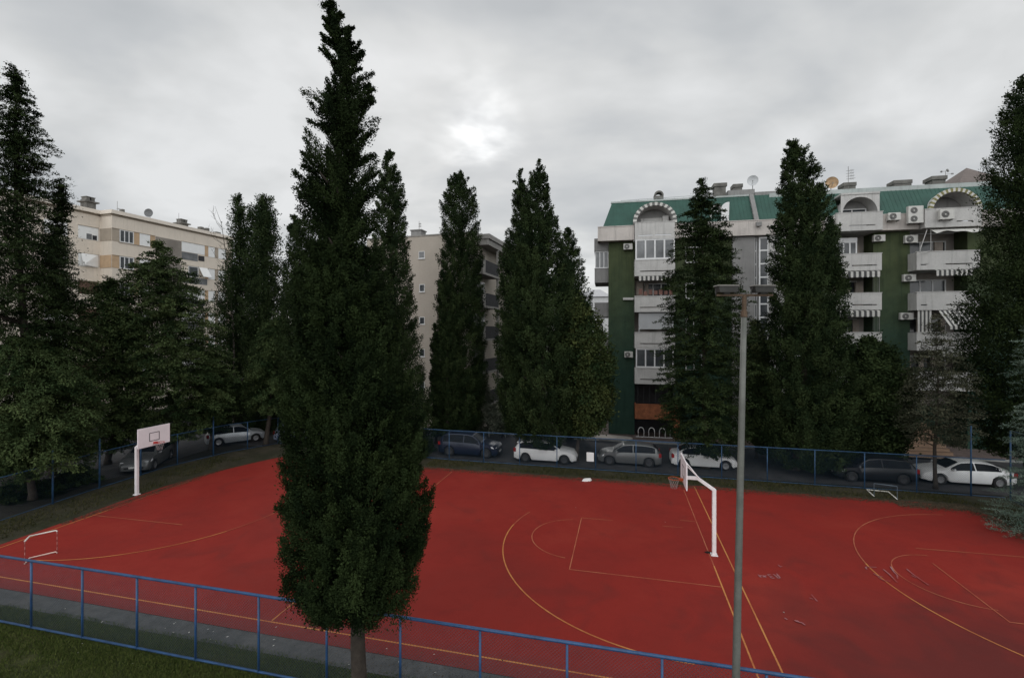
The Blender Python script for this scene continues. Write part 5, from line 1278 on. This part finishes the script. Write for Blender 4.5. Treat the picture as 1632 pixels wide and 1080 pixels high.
x, z = D.at(238, 346, 1.0); dish('grey satellite dish on the roof of the cream block', D.world(x, 1.0, RT+.1), .50, D.a - 1.2, M_dishg, .5)
x, z = D.at(187, 340, 1.5); aerial('thin roof aerial near the twin chimney of the cream block', D.world(x, 1.5, RT+.1), 1.5, D.a, 1, .3)
x, z = D.at(285, 362, 1.5); aerial('thin roof aerial beside the dark chimney of the cream block', D.world(x, 1.5, RT+.1), 1.9, D.a, 1, .3)

# ---- beige block in the middle -----------------------------------
M_beige = mat('beige_render', (0.40, 0.355, 0.305), 0.9, 0.06, 0.5, streak=0.15, fine=0.04)
M_beige_d = mat('grey_beige_render', (0.26, 0.25, 0.235), 0.9, 0.08, 0.6, streak=0.3)
E_ = Frame((-8.36, 44.0, 0), math.radians(-17))
eb = thing('apartment_building', 'plain beige apartment block with a column of small windows', 'building', E_.o, E_.a)
ex = 5.09; ez = 18.25
mb = MB(); mb.box(-6.2, ex, 0, 14, -.05, ez); mb.build('wall', M_beige, eb)
mb = MB(); mb.box(-6.35, ex+.02, -.05, .2, ez+.002, ez+.12); mb.box(-6.35, ex+.15, .2, 14.2, ez+.002, ez+.10); mb.box(ex+.004, ex+1.3, .6, 14.2, ez-.45, ez-.02); mb.box(ex+.004, ex+1.15, .7, 14.1, ez-1.0, ez-.47); mb.build('roof_edge', M_beige_d, eb)
for k, (p0, p1) in enumerate(((400.5, 412), (453, 465), (505, 516.5), (556, 568), (608, 620))):
    x0 = E_.x(667.5 + (k > 0)*1.2); x1 = E_.x(677); z1 = E_.at(672, p0)[1]; z0 = E_.at(672, p1)[1]
    fr = window(eb, x0, x1, z0, z1, -.045, 1, .05, mg=M_wglass_l if k == 0 else M_wglass)
    mb = MB(); mb.box(x0-.05, x1+.05, -.10, -.002, z0-.06, z0-.004); mb.build('window_sill', M_frame, eb)
ya, yb = E_.yx(769, ex+1.1), E_.yx(795, ex+1.1)
for k in range(5):
    z = 15.75 - 3.0*k; mb = MB(); mb.box(ex+.004, ex+1.15, ya, yb, z-1.35, z-1.15); mb.build('balcony', M_beige_d, eb)
    mb = MB(); mb.box(ex+1.05, ex+1.12, ya+.7, yb, z-1.15, z); mb.build('balcony_glass', M_dark, eb)
    mb = MB(); mb.box(ex+1.03, ex+1.14, ya, ya+.68, z-1.15, z+.05); mb.box(ex+.004, ex+1.03, ya, ya+.1, z-1.15, z+.05); mb.build('balcony_wall', M_beige_d, eb)
    mb = MB(); mb.box(ex+.006, ex+.06, ya+.5, yb-1.2, z-1.1, z+1.2); mb.build('balcony_door', M_cur if k == 0 else M_wglass, eb)
mb = MB(); mb.box(ex+.9, ex+1.12, yb-.2, yb, 0, ez-1.01); mb.build('corner_post', M_beige_d, eb)
x0, zt_ = E_.at(655, 368, 1.0); x1 = E_.x(671, 1.0)
mb = MB(); mb.box(x0, x1, 1.0, 2.0, ez+.1, zt_); mb.box(x0-.08, x1+.08, .92, 2.08, zt_, zt_+.1); mb.build('chimney', M_rcd, eb)
mb = MB(); mb.box(E_.x(675, 1.2), E_.x(685, 1.2), 1.2, 1.8, ez+.1, ez+.32); mb.box(E_.x(690, 1.2), E_.x(706, 1.2), 1.2, 1.8, ez+.1, ez+.38); mb.build('roof_vent', M_chim, eb)
x, z = E_.at(668, 372, 1.6); aerial('small aerial on the chimney of the beige block', E_.world(x, 1.6, zt_+.1), .95, E_.a, 2, .25)

# ---- pale house far behind ---------------------------------------
hp = Vector(((947-CX)/F*95, 95, 0)); hb = thing('far_house', 'small pale house far off beside the end of the green block', 'house', hp, -.2)
mb = MB(); mb.box(-3.2, 3.2, 0, 8, -.05, 16.4); mb.build('wall', mat('far_white_render', (0.5,0.5,0.5), .9, .08), hb)
mb = MB(); mb._add([(-3.6,-.4,16.4),(3.6,-.4,16.4),(3.6,8.4,16.4),(-3.6,8.4,16.4),(-1.2,4,18.2),(1.2,4,18.2)], [(0,1,5,4),(1,2,5),(2,3,4,5),(3,0,4),(0,3,2,1)]); mb.build('roof', mat('far_roof', (.42,.42,.43), .8, .1), hb)
for a in (-2.0, .6):
    for zq in (10.5, 13.6): window(hb, a, a+1.3, zq, zq+1.4, -.05, 2, .1)

# ------------------------------------------------------------------ sky and light
SUN_AZ = math.atan2(-0.10, 1.0); SUN_EL = math.radians(26)
w = bpy.data.worlds.new('World'); scn.world = w; w.use_nodes = True
t = NT(w.node_tree); bg = t.n['Background']; out = t.n['World Output']
sky = t.new('ShaderNodeTexSky', sky_type='NISHITA'); sky.sun_disc = False; sky.sun_elevation = SUN_EL; sky.sun_rotation = SUN_AZ
sky.air_density = 1.0; sky.dust_density = 0.4
t.link(sky.outputs[0], bg.inputs[0]); bg.inputs[1].default_value = 0.06
gen = t.new('ShaderNodeTexCoord').outputs['Generated']
sp = t.new('ShaderNodeSeparateXYZ'); t.link(gen, sp.inputs[0])
zc = t.math('ADD', t.math('MAXIMUM', sp.outputs[2], 0.0), 0.22)
cx_ = t.math('DIVIDE', sp.outputs[0], zc); cy_ = t.math('DIVIDE', sp.outputs[1], zc)
cv = t.new('ShaderNodeCombineXYZ'); t.link(cx_, cv.inputs[0]); t.link(cy_, cv.inputs[1])
mp = t.new('ShaderNodeMapping'); t.link(cv.outputs[0], mp.inputs[0]); mp.inputs['Scale'].default_value = (1.0, 1.25, 1); mp.inputs['Location'].default_value = (3.1, 1.7, 0.4); mp.inputs['Rotation'].default_value = (0, 0, 0.35)
n1 = t.noise(mp.outputs[0], 0.95, 5, 0.52, 0.35); n2 = t.noise(mp.outputs[0], 2.6, 4, 0.5, 0.2)
nn = t.math('ADD', t.math('MULTIPLY', n1, 0.72), t.math('MULTIPLY', n2, 0.28))
cl = t.ramp(nn, [(0.39, (0.52, 0.540, 0.556)), (0.47, (0.600, 0.616, 0.627)), (0.53, (0.69, 0.700, 0.70)), (0.62, (0.82, 0.828, 0.83))])
# thin place in the cloud where the sun glows through
sd = Vector((-0.082, 1.0, 0.452)).normalized()
dp = t.new('ShaderNodeVectorMath', operation='DOT_PRODUCT'); nv_ = t.new('ShaderNodeVectorMath', operation='NORMALIZE'); t.link(gen, nv_.inputs[0])
t.link(nv_.outputs[0], dp.inputs[0]); dp.inputs[1].default_value = sd
wob = t.math('ADD', dp.outputs['Value'], t.maprange(n2, 0.25, 0.75, -0.0040, 0.0040))
g1 = t.math('MULTIPLY', t.math('POWER', t.maprange(wob, 0.9940, 1.0005, 0.0, 1.0), 2.2), 0.50)
g2 = t.math('MULTIPLY', t.math('POWER', t.maprange(dp.outputs['Value'], 0.955, 1.0, 0.0, 1.0), 2.0), 0.06)
g3 = t.math('MULTIPLY', t.math('POWER', t.maprange(wob, 0.9975, 1.0012, 0.0, 1.0), 1.5), 0.45)
cl = t.mix(1.0, cl, t.math('ADD', t.math('ADD', g1, g2), g3), 'ADD')
# unseen sky behind the viewer brightened to light the walls facing it
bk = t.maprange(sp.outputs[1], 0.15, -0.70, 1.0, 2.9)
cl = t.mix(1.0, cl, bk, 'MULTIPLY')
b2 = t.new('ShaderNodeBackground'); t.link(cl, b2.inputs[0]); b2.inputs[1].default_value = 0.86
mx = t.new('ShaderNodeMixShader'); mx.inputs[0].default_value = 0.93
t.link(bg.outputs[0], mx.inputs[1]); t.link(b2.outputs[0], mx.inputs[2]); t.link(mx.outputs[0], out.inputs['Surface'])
sl = bpy.data.lights.new('sun', 'SUN'); sl.energy = 0.5; sl.angle = math.radians(25); sl.color = (1.0, 0.97, 0.93)
so = bpy.data.objects.new('sun', sl); COL.objects.link(so)
dv = Vector((math.sin(SUN_AZ)*math.cos(SUN_EL), math.cos(SUN_AZ)*math.cos(SUN_EL), math.sin(SUN_EL)))
so.rotation_euler = (-dv).to_track_quat('-Z', 'Y').to_euler()
